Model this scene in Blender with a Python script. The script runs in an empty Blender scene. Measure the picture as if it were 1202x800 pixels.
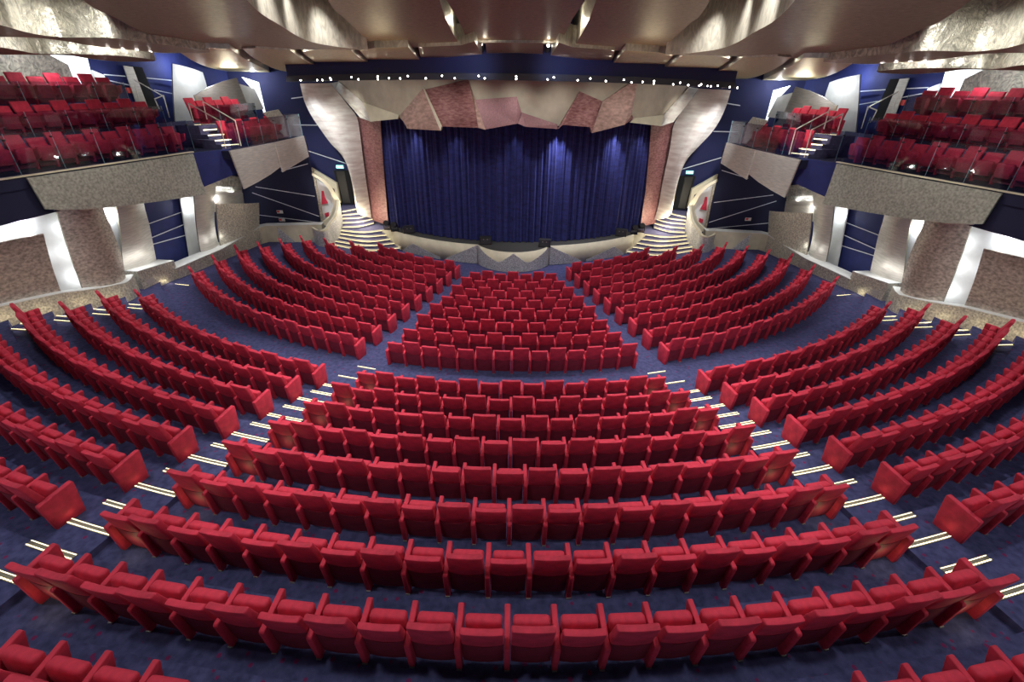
import bpy, bmesh, math, random
from mathutils import Vector, Matrix
random.seed(7)
PI = math.pi
C = bpy.context.scene.collection
SC = bpy.context.scene

# ------------------------------------------------------------------ camera geometry (photo 1202 x 800)
FPX, PITCH, ROLL, CX, CY, EYE = 534.0, math.radians(29.5), 0.0158, 601.0, 400.0, 7.91
_cp, _sp, _cr, _sr = math.cos(PITCH), math.sin(PITCH), math.cos(ROLL), math.sin(ROLL)
def ray(px, py):
    x, y = px - CX, py - CY
    x, y = (x * _cr + y * _sr) / FPX, (-x * _sr + y * _cr) / FPX
    return Vector((x, _cp - y * _sp, -_sp - y * _cp))
O = Vector((0, 0, EYE))
def at_z(px, py, z):
    d = ray(px, py); return O + d * ((z - EYE) / d.z)
def at_y(px, py, Y):
    d = ray(px, py); return O + d * (Y / d.y)
def at_v(px, py, a, b):                       # vertical plane over the plan line a-b
    d = ray(px, py); nx, ny = b[1] - a[1], a[0] - b[0]
    return O + d * ((nx * a[0] + ny * a[1]) / (nx * d.x + ny * d.y))
def at_c(px, py, R, yc):                      # near wall of an upright cylinder round (0, yc)
    d = ray(px, py); A = d.x ** 2 + d.y ** 2; B = -2 * d.y * yc; Cc = yc * yc - R * R
    D = max(B * B - 4 * A * Cc, 0.0); return O + d * ((-B - math.sqrt(D)) / (2 * A))
def at_s(px, py, h0, slope):                  # sloping plane z = EYE + h0 - slope*Y
    d = ray(px, py); return O + d * (h0 / (d.z + slope * d.y))
def to_px(p):
    v = Vector(p) - O; D = v.y * _cp - v.z * _sp
    if D <= 0.05: return None
    x, y = v.x / D * FPX, -(v.y * _sp + v.z * _cp) / D * FPX
    return (CX + x * _cr - y * _sr, CY + x * _sr + y * _cr)
def mx(p, s):                                 # s=-1 left as measured, s=+1 mirrored to the right
    return Vector((-p[0] if s > 0 else p[0], p[1], p[2]))

# ------------------------------------------------------------------ materials
def mat(name, col, rough=0.5, metal=0.0, sheen=0.0, emit=None, es=0.0, noise=None, bump=0.0, bscale=40, stretch=(1, 1, 1), aniso=0.0, col2=None, spec=0.5, swirl=0.0):
    m = bpy.data.materials.new(name); m.use_nodes = True
    nt = m.node_tree; b = nt.nodes['Principled BSDF']
    b.inputs['Base Color'].default_value = (*col, 1); b.inputs['Roughness'].default_value = rough
    b.inputs['Metallic'].default_value = metal; b.inputs['Specular IOR Level'].default_value = spec
    if sheen:
        b.inputs['Sheen Weight'].default_value = sheen; b.inputs['Sheen Roughness'].default_value = 0.4
        b.inputs['Sheen Tint'].default_value = (*[min(1, c * 2.2 + .05) for c in col], 1)
    if emit:
        b.inputs['Emission Color'].default_value = (*emit, 1); b.inputs['Emission Strength'].default_value = es
    if noise or bump:
        tc = nt.nodes.new('ShaderNodeTexCoord'); mp = nt.nodes.new('ShaderNodeMapping'); mp.inputs['Scale'].default_value = stretch
        nt.links.new(tc.outputs['Object'], mp.inputs['Vector'])
    if noise:
        n = nt.nodes.new('ShaderNodeTexNoise'); n.inputs['Scale'].default_value = noise[0]; n.inputs['Detail'].default_value = 6; n.inputs['Distortion'].default_value = swirl
        nt.links.new(mp.outputs['Vector'], n.inputs['Vector'])
        r = nt.nodes.new('ShaderNodeValToRGB'); k = noise[1]
        r.color_ramp.elements[0].position = 0.32; r.color_ramp.elements[1].position = 0.68
        r.color_ramp.elements[0].color = (*[c * (1 - k) for c in col], 1); r.color_ramp.elements[1].color = (*(col2 or [min(1, c * (1 + k)) for c in col]), 1)
        nt.links.new(n.outputs['Fac'], r.inputs['Fac']); nt.links.new(r.outputs['Color'], b.inputs['Base Color'])
    if bump:
        n2 = nt.nodes.new('ShaderNodeTexNoise'); n2.inputs['Scale'].default_value = bscale; n2.inputs['Detail'].default_value = 4; n2.inputs['Distortion'].default_value = swirl
        nt.links.new(mp.outputs['Vector'], n2.inputs['Vector'])
        bp = nt.nodes.new('ShaderNodeBump'); bp.inputs['Strength'].default_value = bump; bp.inputs['Distance'].default_value = 0.03
        nt.links.new(n2.outputs['Fac'], bp.inputs['Height']); nt.links.new(bp.outputs['Normal'], b.inputs['Normal'])
    return m

def carpet_mat():
    m = mat('carpet', (.040, .044, .115), .95, spec=.1); nt = m.node_tree; b = nt.nodes['Principled BSDF']
    tc = nt.nodes.new('ShaderNodeTexCoord')
    v = nt.nodes.new('ShaderNodeTexVoronoi'); v.inputs['Scale'].default_value = 5.5; nt.links.new(tc.outputs['Object'], v.inputs['Vector'])
    r = nt.nodes.new('ShaderNodeValToRGB'); r.color_ramp.interpolation = 'LINEAR'
    r.color_ramp.elements[0].position = .13; r.color_ramp.elements[0].color = (1, 1, 1, 1); r.color_ramp.elements[1].position = .19; r.color_ramp.elements[1].color = (0, 0, 0, 1)
    nt.links.new(v.outputs['Distance'], r.inputs['Fac'])
    n = nt.nodes.new('ShaderNodeTexNoise'); n.inputs['Scale'].default_value = 9; n.inputs['Detail'].default_value = 5; nt.links.new(tc.outputs['Object'], n.inputs['Vector'])
    r2 = nt.nodes.new('ShaderNodeValToRGB'); r2.color_ramp.elements[0].position = .3; r2.color_ramp.elements[1].position = .7
    r2.color_ramp.elements[0].color = (.042, .048, .122, 1); r2.color_ramp.elements[1].color = (.086, .090, .215, 1); nt.links.new(n.outputs['Fac'], r2.inputs['Fac'])
    mi = nt.nodes.new('ShaderNodeMixRGB'); mi.inputs['Color2'].default_value = (.17, .025, .10, 1)
    nt.links.new(r.outputs['Color'], mi.inputs['Fac']); nt.links.new(r2.outputs['Color'], mi.inputs['Color1']); nt.links.new(mi.outputs['Color'], b.inputs['Base Color'])
    return m

def glass_mat(name, tint, refl=0.10):
    m = bpy.data.materials.new(name); m.use_nodes = True; nt = m.node_tree; nt.nodes.clear()
    o = nt.nodes.new('ShaderNodeOutputMaterial'); t = nt.nodes.new('ShaderNodeBsdfTransparent'); t.inputs['Color'].default_value = (*tint, 1)
    g = nt.nodes.new('ShaderNodeBsdfGlossy'); g.inputs['Roughness'].default_value = .03; mi = nt.nodes.new('ShaderNodeMixShader')
    f = nt.nodes.new('ShaderNodeLayerWeight'); f.inputs['Blend'].default_value = .25
    mu = nt.nodes.new('ShaderNodeMath'); mu.operation = 'MULTIPLY_ADD'; mu.inputs[1].default_value = .5; mu.inputs[2].default_value = refl * .4
    nt.links.new(f.outputs['Fresnel'], mu.inputs[0]); nt.links.new(mu.outputs[0], mi.inputs['Fac'])
    nt.links.new(t.outputs[0], mi.inputs[1]); nt.links.new(g.outputs[0], mi.inputs[2]); nt.links.new(mi.outputs[0], o.inputs['Surface'])
    return m

M = {}
M['carpet'] = carpet_mat()
M['red'] = mat('red_velvet', (.56, .026, .062), .75, sheen=.45, noise=(7, .22), bump=.15, bscale=160)
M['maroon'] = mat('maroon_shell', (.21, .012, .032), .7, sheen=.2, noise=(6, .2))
M['foot'] = mat('grey_foot', (.30, .30, .28), .45, .5)
M['silver'] = mat('brushed_silver', (.60, .57, .50), .36, .72, noise=(5, .25), bump=.35, bscale=26, swirl=1.8, stretch=(1, 1, .6))
M['swirl'] = mat('swirled_silver', (.56, .54, .46), .36, .70, noise=(3.0, .42), bump=1.0, bscale=9, swirl=3.5)
M['plain_silver'] = mat('satin_silver', (.58, .56, .52), .42, .6, noise=(9, .14), bump=.2, bscale=60, stretch=(.3, .3, 3))
M['speckle'] = mat('speckled_metal', (.60, .57, .48), .48, .45, noise=(16, .40), bump=.5, bscale=30)
M['apron_metal'] = mat('glitter_metal', (.56, .56, .57), .42, .45, noise=(22, .5), bump=.6, bscale=40)
M['bronze'] = mat('bronze_metal', (.48, .42, .36), .45, .5, noise=(9, .4), bump=.4, bscale=18, stretch=(1, 1, 1.6))
M['fascia'] = mat('taupe_metal', (.405, .43, .365), .5, .35, noise=(13, .32), bump=.5, bscale=18)
M['ceil_brown'] = mat('ceiling_bronze', (.265, .19, .10), .45, .35, noise=(12, .25), bump=.25, bscale=22)
M['ceil_gold'] = mat('ceiling_gold', (.50, .43, .22), .45, .35, noise=(11, .2), bump=.25, bscale=22)
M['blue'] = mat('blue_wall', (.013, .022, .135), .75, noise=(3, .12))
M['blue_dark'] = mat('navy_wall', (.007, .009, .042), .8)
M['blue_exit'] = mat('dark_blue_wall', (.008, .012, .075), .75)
M['line'] = mat('pale_wall_strip', (.75, .78, .85), .4)
M['white'] = mat('pale_panel', (.80, .82, .82), .5, .1, noise=(3, .06))
M['cream'] = mat('cream_plaster', (.66, .60, .45), .6, noise=(2.5, .08))
M['beige'] = mat('beige_pelmet', (.40, .35, .27), .65, noise=(1.6, .14))
M['copper'] = mat('copper_weave', (.20, .055, .055), .5, .3, noise=(5, .30), col2=(.31, .15, .14), bump=.3, bscale=30, stretch=(1, 1, 3))
M['rose'] = mat('rose_weave', (.44, .28, .235), .5, .3, noise=(5, .3), bump=.3, bscale=30, stretch=(1, 1, 2))
M['mauve'] = mat('mauve_weave', (.25, .12, .13), .5, .3, noise=(14, .25), bump=.3, bscale=30, stretch=(3, 1, 1))
M['sail'] = mat('sail_metal', (.60, .53, .48), .40, .45, noise=(1.3, .12), col2=(.74, .72, .66), bump=.3, bscale=24, stretch=(1, 1, 5))
M['curtain'] = mat('blue_velvet', (.018, .023, .135), .8, sheen=.55, noise=(3, .35), stretch=(1, 1, 3))
M['black'] = mat('black_stage', (.045, .042, .038), .7)
M['blackmetal'] = mat('black_metal', (.015, .015, .016), .45)
M['dark'] = mat('dark_void', (.006, .006, .008), .9)
M['truss'] = mat('navy_bridge', (.014, .019, .095), .6)
M['truss_grey'] = mat('bridge_grey', (.055, .058, .070), .4, .3)
M['led'] = mat('warm_led', (1, .9, .6), .5, emit=(1, .84, .48), es=3.2)
M['lens'] = mat('lamp_lens', (1, 1, 1), .5, emit=(1, .95, .85), es=20)
M['slot'] = mat('lit_slot', (.9, .95, .95), .5, emit=(.88, .95, 1), es=1.6)
M['nosing'] = mat('aluminium', (.30, .28, .22), .5, .6)
M['chrome'] = mat('steel_rail', (.80, .77, .68), .35, .4)
M['glass'] = glass_mat('clear_glass', (.78, .80, .87), .14)
M['glass_edge'] = mat('green_glass_edge', (.25, .48, .50), .2)
M['exit'] = mat('exit_green', (.2, .9, .7), .5, emit=(.35, .95, .8), es=1.6)
M['whitemark'] = mat('white_mark', (.9, .95, .92), .5, emit=(.8, 1, .95), es=1.2)
M['sign_red'] = mat('sign_red', (.7, .05, .04), .5)
M['sign_white'] = mat('sign_white', (.8, .78, .75), .5)
M['purple'] = mat('stair_carpet', (.10, .095, .19), .95, noise=(9, .2))

# ------------------------------------------------------------------ mesh helpers
class MB:
    def __init__(s): s.v, s.f, s.mi = [], [], []
    def add(s, vs, fs, mi=0):
        o = len(s.v); s.v += [tuple(v) for v in vs]; s.f += [tuple(i + o for i in f) for f in fs]; s.mi += [mi] * len(fs); return s
    def box(s, c, d, rot=None, mi=0):
        vs = [Vector((x * d[0] / 2, y * d[1] / 2, z * d[2] / 2)) for x in (-1, 1) for y in (-1, 1) for z in (-1, 1)]
        if rot is not None: vs = [rot @ v for v in vs]
        return s.add([v + Vector(c) for v in vs], [(0, 1, 3, 2), (4, 6, 7, 5), (0, 4, 5, 1), (2, 3, 7, 6), (0, 2, 6, 4), (1, 5, 7, 3)], mi)
    def bar(s, a, b, r, n=8, mi=0):
        a, b = Vector(a), Vector(b); t = (b - a).normalized(); u = t.orthogonal().normalized(); w = t.cross(u)
        vs = [p + (u * math.cos(2 * PI * i / n) + w * math.sin(2 * PI * i / n)) * r for p in (a, b) for i in range(n)]
        return s.add(vs, [(i, (i + 1) % n, n + (i + 1) % n, n + i) for i in range(n)] + [tuple(range(n))[::-1], tuple(range(n, 2 * n))], mi)
    def solid(s, poly, ext, mi=0):            # polygon pushed along vector(s) ext into a closed solid
        n = len(poly); e = ext if isinstance(ext, list) else [Vector(ext)] * n
        return s.add(list(poly) + [p + q for p, q in zip(poly, e)], [tuple(range(n))[::-1], tuple(range(n, 2 * n))] + [(i, (i + 1) % n, n + (i + 1) % n, n + i) for i in range(n)], mi)
    def ribbon(s, a, b, mi=0):                # quads between two point lists
        n = len(a); return s.add(list(a) + list(b), [(i, i + 1, n + i + 1, n + i) for i in range(n - 1)], mi)
    def thick(s, a, b, off, mi=0):            # ribbon given a thickness by vector off (one vector or one per point)
        n = len(a); o = off if isinstance(off, list) else [Vector(off)] * n
        a2, b2 = [p + q for p, q in zip(a, o)], [p + q for p, q in zip(b, o)]
        vs = list(a) + list(b) + a2 + b2; f = []
        for i in range(n - 1):
            f += [(i, i + 1, n + i + 1, n + i), (2 * n + i + 1, 2 * n + i, 3 * n + i, 3 * n + i + 1), (i + 1, i, 2 * n + i, 2 * n + i + 1), (n + i, n + i + 1, 3 * n + i + 1, 3 * n + i)]
        f += [(0, n, 3 * n, 2 * n), (n - 1, 3 * n - 1, 4 * n - 1, 2 * n - 1)]
        return s.add(vs, f, mi)
    def mesh(s, name, mats, smooth=False, bevel=0.0, seg=2):
        me = bpy.data.meshes.new(name); me.from_pydata(s.v, [], s.f)
        for m in (mats if isinstance(mats, (list, tuple)) else [mats]): me.materials.append(m)
        if len(me.materials) > 1: me.polygons.foreach_set('material_index', s.mi)
        bm = bmesh.new(); bm.from_mesh(me); bmesh.ops.recalc_face_normals(bm, faces=bm.faces)
        if bevel: bmesh.ops.bevel(bm, geom=[e for e in bm.edges if e.is_manifold and e.calc_face_angle(0) > .5], offset=bevel, segments=seg, profile=.5, affect='EDGES', clamp_overlap=True)
        bm.to_mesh(me); bm.free()
        if smooth: me.polygons.foreach_set('use_smooth', [True] * len(me.polygons))
        return me
    def build(s, name, mats, parent=None, **k):
        return link(name, s.mesh(name, mats, **k), parent)

def link(name, me, parent=None):
    o = bpy.data.objects.new(name, me); C.objects.link(o)
    if parent: o.parent = parent; o.matrix_parent_inverse = parent.matrix_basis.inverted()
    return o
def tag(o, label=None, cat=None, group=None, kind=None):
    if label: o['label'] = label
    if cat: o['category'] = cat
    if group: o['group'] = group
    if kind or cat: o['kind'] = kind or 'thing'
    return o
def empty(name, loc=(0, 0, 0), rz=0.0):
    o = bpy.data.objects.new(name, None); C.objects.link(o); o.location = loc; o.rotation_euler = (0, 0, rz); o.empty_display_size = .2
    o.matrix_basis  # world-space children keep their coordinates through matrix_parent_inverse
    return o
def struct(o): o['kind'] = 'structure'; return o
def smooth_curve(pts, n=6):                    # Catmull-Rom through 3D points
    P = [Vector(p) for p in pts]; P = [P[0] * 2 - P[1]] + P + [P[-1] * 2 - P[-2]]; out = []
    for i in range(1, len(P) - 2):
        for k in range(n):
            t = k / n; a, b, c, d = P[i - 1], P[i], P[i + 1], P[i + 2]
            out.append(.5 * ((2 * b) + (c - a) * t + (2 * a - 5 * b + 4 * c - d) * t * t + (3 * b - a - 3 * c + d) * t ** 3))
    return out + [P[-2]]
ORD = ['', 'first', 'second', 'third', 'fourth', 'fifth', 'sixth', 'seventh', 'eighth', 'ninth', 'tenth', 'eleventh', 'twelfth', 'thirteenth', 'fourteenth', 'fifteenth', 'sixteenth', 'seventeenth', 'eighteenth', 'nineteenth', 'twentieth', 'twenty-first', 'twenty-second', 'twenty-third', 'twenty-fourth', 'twenty-fifth', 'twenty-sixth', 'twenty-seventh', 'twenty-eighth', 'twenty-ninth', 'thirtieth'] + ['thirty-%s' % w for w in ('first', 'second', 'third', 'fourth', 'fifth', 'sixth', 'seventh', 'eighth', 'ninth')]
LR = {-1: 'left', 1: 'right'}

# ------------------------------------------------------------------ camera
cam = bpy.data.cameras.new('camera'); camo = bpy.data.objects.new('camera', cam); C.objects.link(camo)
cam.sensor_width = 36; cam.lens = FPX / 1202 * 36; cam.clip_start = .05; cam.clip_end = 300
camo.matrix_world = Matrix.Translation(O) @ Matrix.Rotation(PI / 2 - PITCH, 4, 'X') @ Matrix.Rotation(ROLL, 4, 'Z')
SC.camera = camo
# ------------------------------------------------------------------ the seating bowl
YC = 29.82                                     # centre of all the rows
ROWS = {}                                      # name: (radius of the back tops, floor z)
for k in range(0, 9): ROWS['F%d' % k] = (18.05 - 1.02 * (8 - k), -.041 * (8 - k))
for k in range(1, 10): ROWS['R%d' % k] = (20.12 + 1.006 * (k - 1), .24 + .2343 * (k - 1))
RB = .24                                       # the riser stands this far behind the back tops
def pol(r, a, z): return Vector((r * math.sin(a), YC - r * math.cos(a), z))

def annulus(mb, r0, r1, z0, z1, a0, a1, n, mi=0):
    A = [a0 + (a1 - a0) * i / n for i in range(n + 1)]
    mb.ribbon([pol(r0, a, z0) for a in A], [pol(r1, a, z1) for a in A], mi)
fl = MB(); AM = math.radians(80)
annulus(fl, 3.0, 8.6, -.36, -.36, -AM, AM, 60)
annulus(fl, 8.6, 18.3, -.36, .02, -AM, AM, 60)
annulus(fl, 18.3, 19.15, .02, .06, -AM, AM, 60)
AM2 = math.radians(62)
annulus(fl, 19.15, 19.15, .06, .24, -AM, AM, 60)
annulus(fl, 19.15, 20.12 + RB, .24, .24, -AM, AM, 60)
for k in range(2, 12):
    r0 = 20.12 + 1.006 * (k - 2) + RB; z0 = .24 + .2343 * (k - 2); z1 = z0 + .2343
    annulus(fl, r0, r0, z0, z1, -AM2, AM2, 70); annulus(fl, r0, r0 + 1.006, z1, z1, -AM2, AM2, 70)
struct(fl.build('floor', M['carpet']))

# ---- the theatre seat: prototypes of its parts (local: +y faces the stage, origin on the floor under the back)
TALL, LOW = .98, .865
def back_mesh(top, name):
    mb = MB(); nx = 6; rows = [(.0, .50), (.45, None), (1.0, None)]
    def pt(i, t, side):
        x = -.240 + .48 * i / nx; u = (2 * i / nx - 1)
        z0 = .47 + .05 * u * u; z = z0 + (top - z0) * t
        y = -.02 - .115 * (z - .47) / .51; th = .115 - .03 * t
        y += .012 * u * u
        return (x, y + (th if side else 0), z)
    T = [0, .35, .7, 1.0]; idx = {}; vs = []
    for side in (0, 1):
        for ti, t in enumerate(T):
            for i in range(nx + 1): idx[side, ti, i] = len(vs); vs.append(pt(i, t, side))
    fs = []
    for ti in range(len(T) - 1):
        for i in range(nx):
            fs.append((idx[0, ti, i], idx[0, ti, i + 1], idx[0, ti + 1, i + 1], idx[0, ti + 1, i])); fs.append((idx[1, ti, i + 1], idx[1, ti, i], idx[1, ti + 1, i], idx[1, ti + 1, i + 1]))
        fs.append((idx[0, ti, 0], idx[0, ti + 1, 0], idx[1, ti + 1, 0], idx[1, ti, 0])); fs.append((idx[0, ti, nx], idx[1, ti, nx], idx[1, ti + 1, nx], idx[0, ti + 1, nx]))
    L = len(T) - 1
    for i in range(nx):
        fs.append((idx[0, 0, i + 1], idx[0, 0, i], idx[1, 0, i], idx[1, 0, i + 1])); fs.append((idx[0, L, i], idx[0, L, i + 1], idx[1, L, i + 1], idx[1, L, i]))
    mb.add(vs, fs); return mb
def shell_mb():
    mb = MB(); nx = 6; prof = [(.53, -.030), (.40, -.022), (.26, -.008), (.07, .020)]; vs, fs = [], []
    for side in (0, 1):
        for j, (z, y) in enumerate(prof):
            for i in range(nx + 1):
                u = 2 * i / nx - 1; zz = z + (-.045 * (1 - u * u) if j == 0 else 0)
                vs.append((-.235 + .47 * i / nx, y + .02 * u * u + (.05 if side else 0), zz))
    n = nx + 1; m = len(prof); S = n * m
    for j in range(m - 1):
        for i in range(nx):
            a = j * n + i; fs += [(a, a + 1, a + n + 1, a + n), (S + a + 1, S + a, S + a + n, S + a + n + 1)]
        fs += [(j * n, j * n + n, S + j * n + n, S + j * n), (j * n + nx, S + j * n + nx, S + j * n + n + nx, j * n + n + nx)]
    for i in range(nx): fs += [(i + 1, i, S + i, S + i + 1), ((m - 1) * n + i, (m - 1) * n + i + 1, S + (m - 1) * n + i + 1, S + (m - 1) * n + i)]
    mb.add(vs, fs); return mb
def cushion_mb():
    mb = MB(); mb.box((0, .19, .435), (.435, .14, .42), Matrix.Rotation(-.14, 3, 'X')); return mb
def arm_mb(x, w):
    mb = MB(); prof = [(-.035, .0), (.055, .0), (.10, .26), (.36, .37), (.415, .59), (.40, .615), (-.070, .55), (-.085, .52)]
    if w > .08: prof = [(-.05, .0), (.37, .0), (.425, .595), (.41, .62), (-.08, .555), (-.09, .53)]
    mb.solid([Vector((x - w / 2, y, z)) for y, z in prof], (w, 0, 0)); return mb
def foot_mb(): return MB().box((-.28, .0, .012), (.06, .10, .024))
ME = {
 'tall': back_mesh(TALL, 't').mesh('backrest_tall', M['red'], True, .022, 2), 'low': back_mesh(LOW, 'l').mesh('backrest_low', M['red'], True, .022, 2),
 'shell': shell_mb().mesh('back_shell', M['maroon'], True), 'cushion': cushion_mb().mesh('seat_cushion', M['red'], True, .045, 3),
 'arm': arm_mb(-.28, .07).mesh('armrest', M['red'], True, .012, 2), 'endl': arm_mb(-.29, .09).mesh('end_panel_l', M['red'], True, .012, 2), 'endr': arm_mb(.29, .09).mesh('end_panel_r', M['red'], True, .012, 2),
 'armr': arm_mb(.28, .07).mesh('armrest_r', M['red'], True, .012, 2), 'foot': foot_mb().mesh('foot_plate', M['foot']),
}
for m in ME.values():                          # soft shading but crisp folds
    m.set_sharp_from_angle(angle=math.radians(50))

class Seat: pass
SEATS = []
def row_seats(row, a_first, n, step, block, first_tall, ends):
    r, z = ROWS[row]; d = .56 / (r - .25)
    for i in range(n):
        s = Seat(); s.a = a_first + step * d * i; s.row, s.i, s.n, s.block = row, i, n, block
        s.tall = (i % 2 == 0) == first_tall; s.r, s.z = r - .135, z
        s.loc = pol(s.r, s.a, z); s.mid = s.loc + Vector((0, 0, .5))
        s.left_end = (i == 0 and step > 0) or (i == n - 1 and step < 0)     # its -x arm ends the row
        s.right_end = (i == n - 1 and step > 0) or (i == 0 and step < 0)
        p = to_px(s.mid); s.px = p; s.dist = (s.mid - O).length
        s.vis = p is not None and -45 < p[0] < 1247 and -20 < p[1] < 850
        SEATS.append(s)
FT = {7: False, 8: True, 9: True, 10: False, 11: True, 12: True, 13: False, 14: False}
for k in range(1, 9):
    n = 6 + k; d = .56 / (ROWS['F%d' % k][0] - .25); row_seats('F%d' % k, -d * (n - 1) / 2, n, 1, 'centre', FT[n], True)
RT = {15: False, 16: True, 17: False, 18: False, 19: True, 20: True, 21: False, 22: False, 23: True}
for k in range(1, 10):
    n = 14 + k; d = .56 / (ROWS['R%d' % k][0] - .25); row_seats('R%d' % k, -d * (n - 1) / 2, n, 1, 'centre', RT[n], True)
NF = [9, 12, 15, 18, 19, 20, 21, 20, 19]; NR = [17, 18, 17, 18, 17, 15, 12, 9, 6]
A_SIDE = math.radians(16.2)
for s in (-1, 1):
    for k in range(9):
        r = ROWS['F%d' % k][0]; d = .56 / (r - .25); row_seats('F%d' % k, s * (A_SIDE + d / 2), NF[k], s, LR[s], k % 2 == 0, True)
    for k in range(1, 10):
        r = ROWS['R%d' % k][0]; d = .56 / (r - .25); row_seats('R%d' % k, s * (A_SIDE - .003 + d / 2), NR[k - 1], s, LR[s], k % 2 == 1, True)
SEATS = [s for s in SEATS if s.vis]
SEATS.sort(key=lambda s: s.dist)
own, rest = SEATS[:300], SEATS[300:]
ROWN = lambda row: ORD[int(row[1:])]
def part(me, name, parent):
    o = bpy.data.objects.new(name, me); C.objects.link(o); o.parent = parent; return o
GROUP = {'centre': 'seats of the centre block behind the cross aisle', 'left': 'seats of the left block behind the cross aisle', 'right': 'seats of the right block behind the cross aisle'}
for s in own:
    t = empty('theatre_seat', s.loc, s.a)
    hb = 'tall-backed' if s.tall else 'low-backed'
    where = '%s from left end' % ORD[s.i + 1] if s.block == 'centre' else '%s from the step aisle' % ORD[s.i + 1]
    if s.row[0] == 'R': rw = '%s row behind cross aisle' % ROWN(s.row)
    else: rw = '%s row before cross aisle' % ORD[9 - int(s.row[1:])]
    tag(t, '%s red seat, %s, %s, %s block' % (hb, where, rw, s.block), 'seat', GROUP[s.block] if s.row[0] == 'R' else 'seats before the cross aisle')
    part(ME['tall' if s.tall else 'low'], 'backrest', t)
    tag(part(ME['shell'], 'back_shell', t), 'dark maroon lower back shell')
    part(ME['cushion'], 'seat_cushion', t)
    part(ME['endl'] if s.left_end else ME['arm'], 'armrest', t)
    if s.right_end: part(ME['endr'], 'armrest', t)
    part(ME['foot'], 'foot_plate', t)
# the rest of the seats, past three hundred: one object
def join_stuff(name, seats, label, cat):
    mb = MB()
    for s in seats:
        X = Matrix.Translation(s.loc) @ Matrix.Rotation(s.a, 4, 'Z')
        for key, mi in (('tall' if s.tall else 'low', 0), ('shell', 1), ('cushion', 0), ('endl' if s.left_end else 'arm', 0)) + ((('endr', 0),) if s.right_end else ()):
            me = ME[key]; mb.add([X @ v.co for v in me.vertices], [tuple(p.vertices) for p in me.polygons], mi)
    me = bpy.data.meshes.new(name); me.from_pydata(mb.v, [], mb.f); me.materials.append(M['red']); me.materials.append(M['maroon'])
    me.polygons.foreach_set('material_index', mb.mi); me.polygons.foreach_set('use_smooth', [True] * len(mb.f)); me.set_sharp_from_angle(angle=math.radians(50))
    return tag(link(name, me), label, cat, kind='stuff')
join_stuff('front_stalls_seating', rest, 'curved rows of red velvet seats filling the stalls before the cross aisle', 'seating')

# ---- lit step nosings in the aisles
def step_light(r, a0, a1, z, label, group):
    n = 4; A = [a0 + (a1 - a0) * i / n for i in range(n + 1)]
    e = empty('step_light', pol(r, (a0 + a1) / 2, z)); tag(e, label, 'step light', group); bpy.context.view_layer.update() if False else None
    e.matrix_basis = Matrix.Translation(pol(r, (a0 + a1) / 2, z))
    mb = MB(); mb.thick([pol(r - .05, a, z + .012) for a in A], [pol(r + .055, a, z + .012) for a in A], (0, 0, -.03)); mb.build('nosing_bar', M['nosing'], e)
    L = abs(a1 - a0) * r; nd = max(6, int(L / .055)); d = MB()
    N = nd * 4; I, Oo = [], []
    for i in range(N + 1):
        a = a0 + (a1 - a0) * i / N; w_ = .0095 if i % 4 in (1, 2) else .003
        I.append(pol(r + .035 - w_, a, z + .0165)); Oo.append(pol(r + .035 + w_, a, z + .0165))
    d.thick(I, Oo, (0, 0, -.006))
    tag(d.build('led_strip', M['led'], e), 'dotted warm LED line')
    l2 = MB(); l2.thick([pol(r - .038, a, z + .0145) for a in A], [pol(r - .029, a, z + .0145) for a in A], (0, 0, -.004)); tag(l2.build('led_strip', M['led'], e), 'thin warm LED line')
    return e
HALF = MB()
def wall_step(P, Q, label, group):
    e = empty('step_light', (P + Q) / 2); tag(e, label, 'step light', group); v = Vector((0, -.07, 0))
    mb = MB(); mb.solid([P, Q, Q + v, P + v], (0, 0, -.02)); mb.build('nosing_bar', M['nosing'], e)
    w = Vector((0, -.022, .004)); mb = MB(); mb.solid([P + w * .3, Q + w * .3, Q + w, P + w], (0, 0, .004)); tag(mb.build('led_strip', M['led'], e), 'thin warm LED line')
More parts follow.
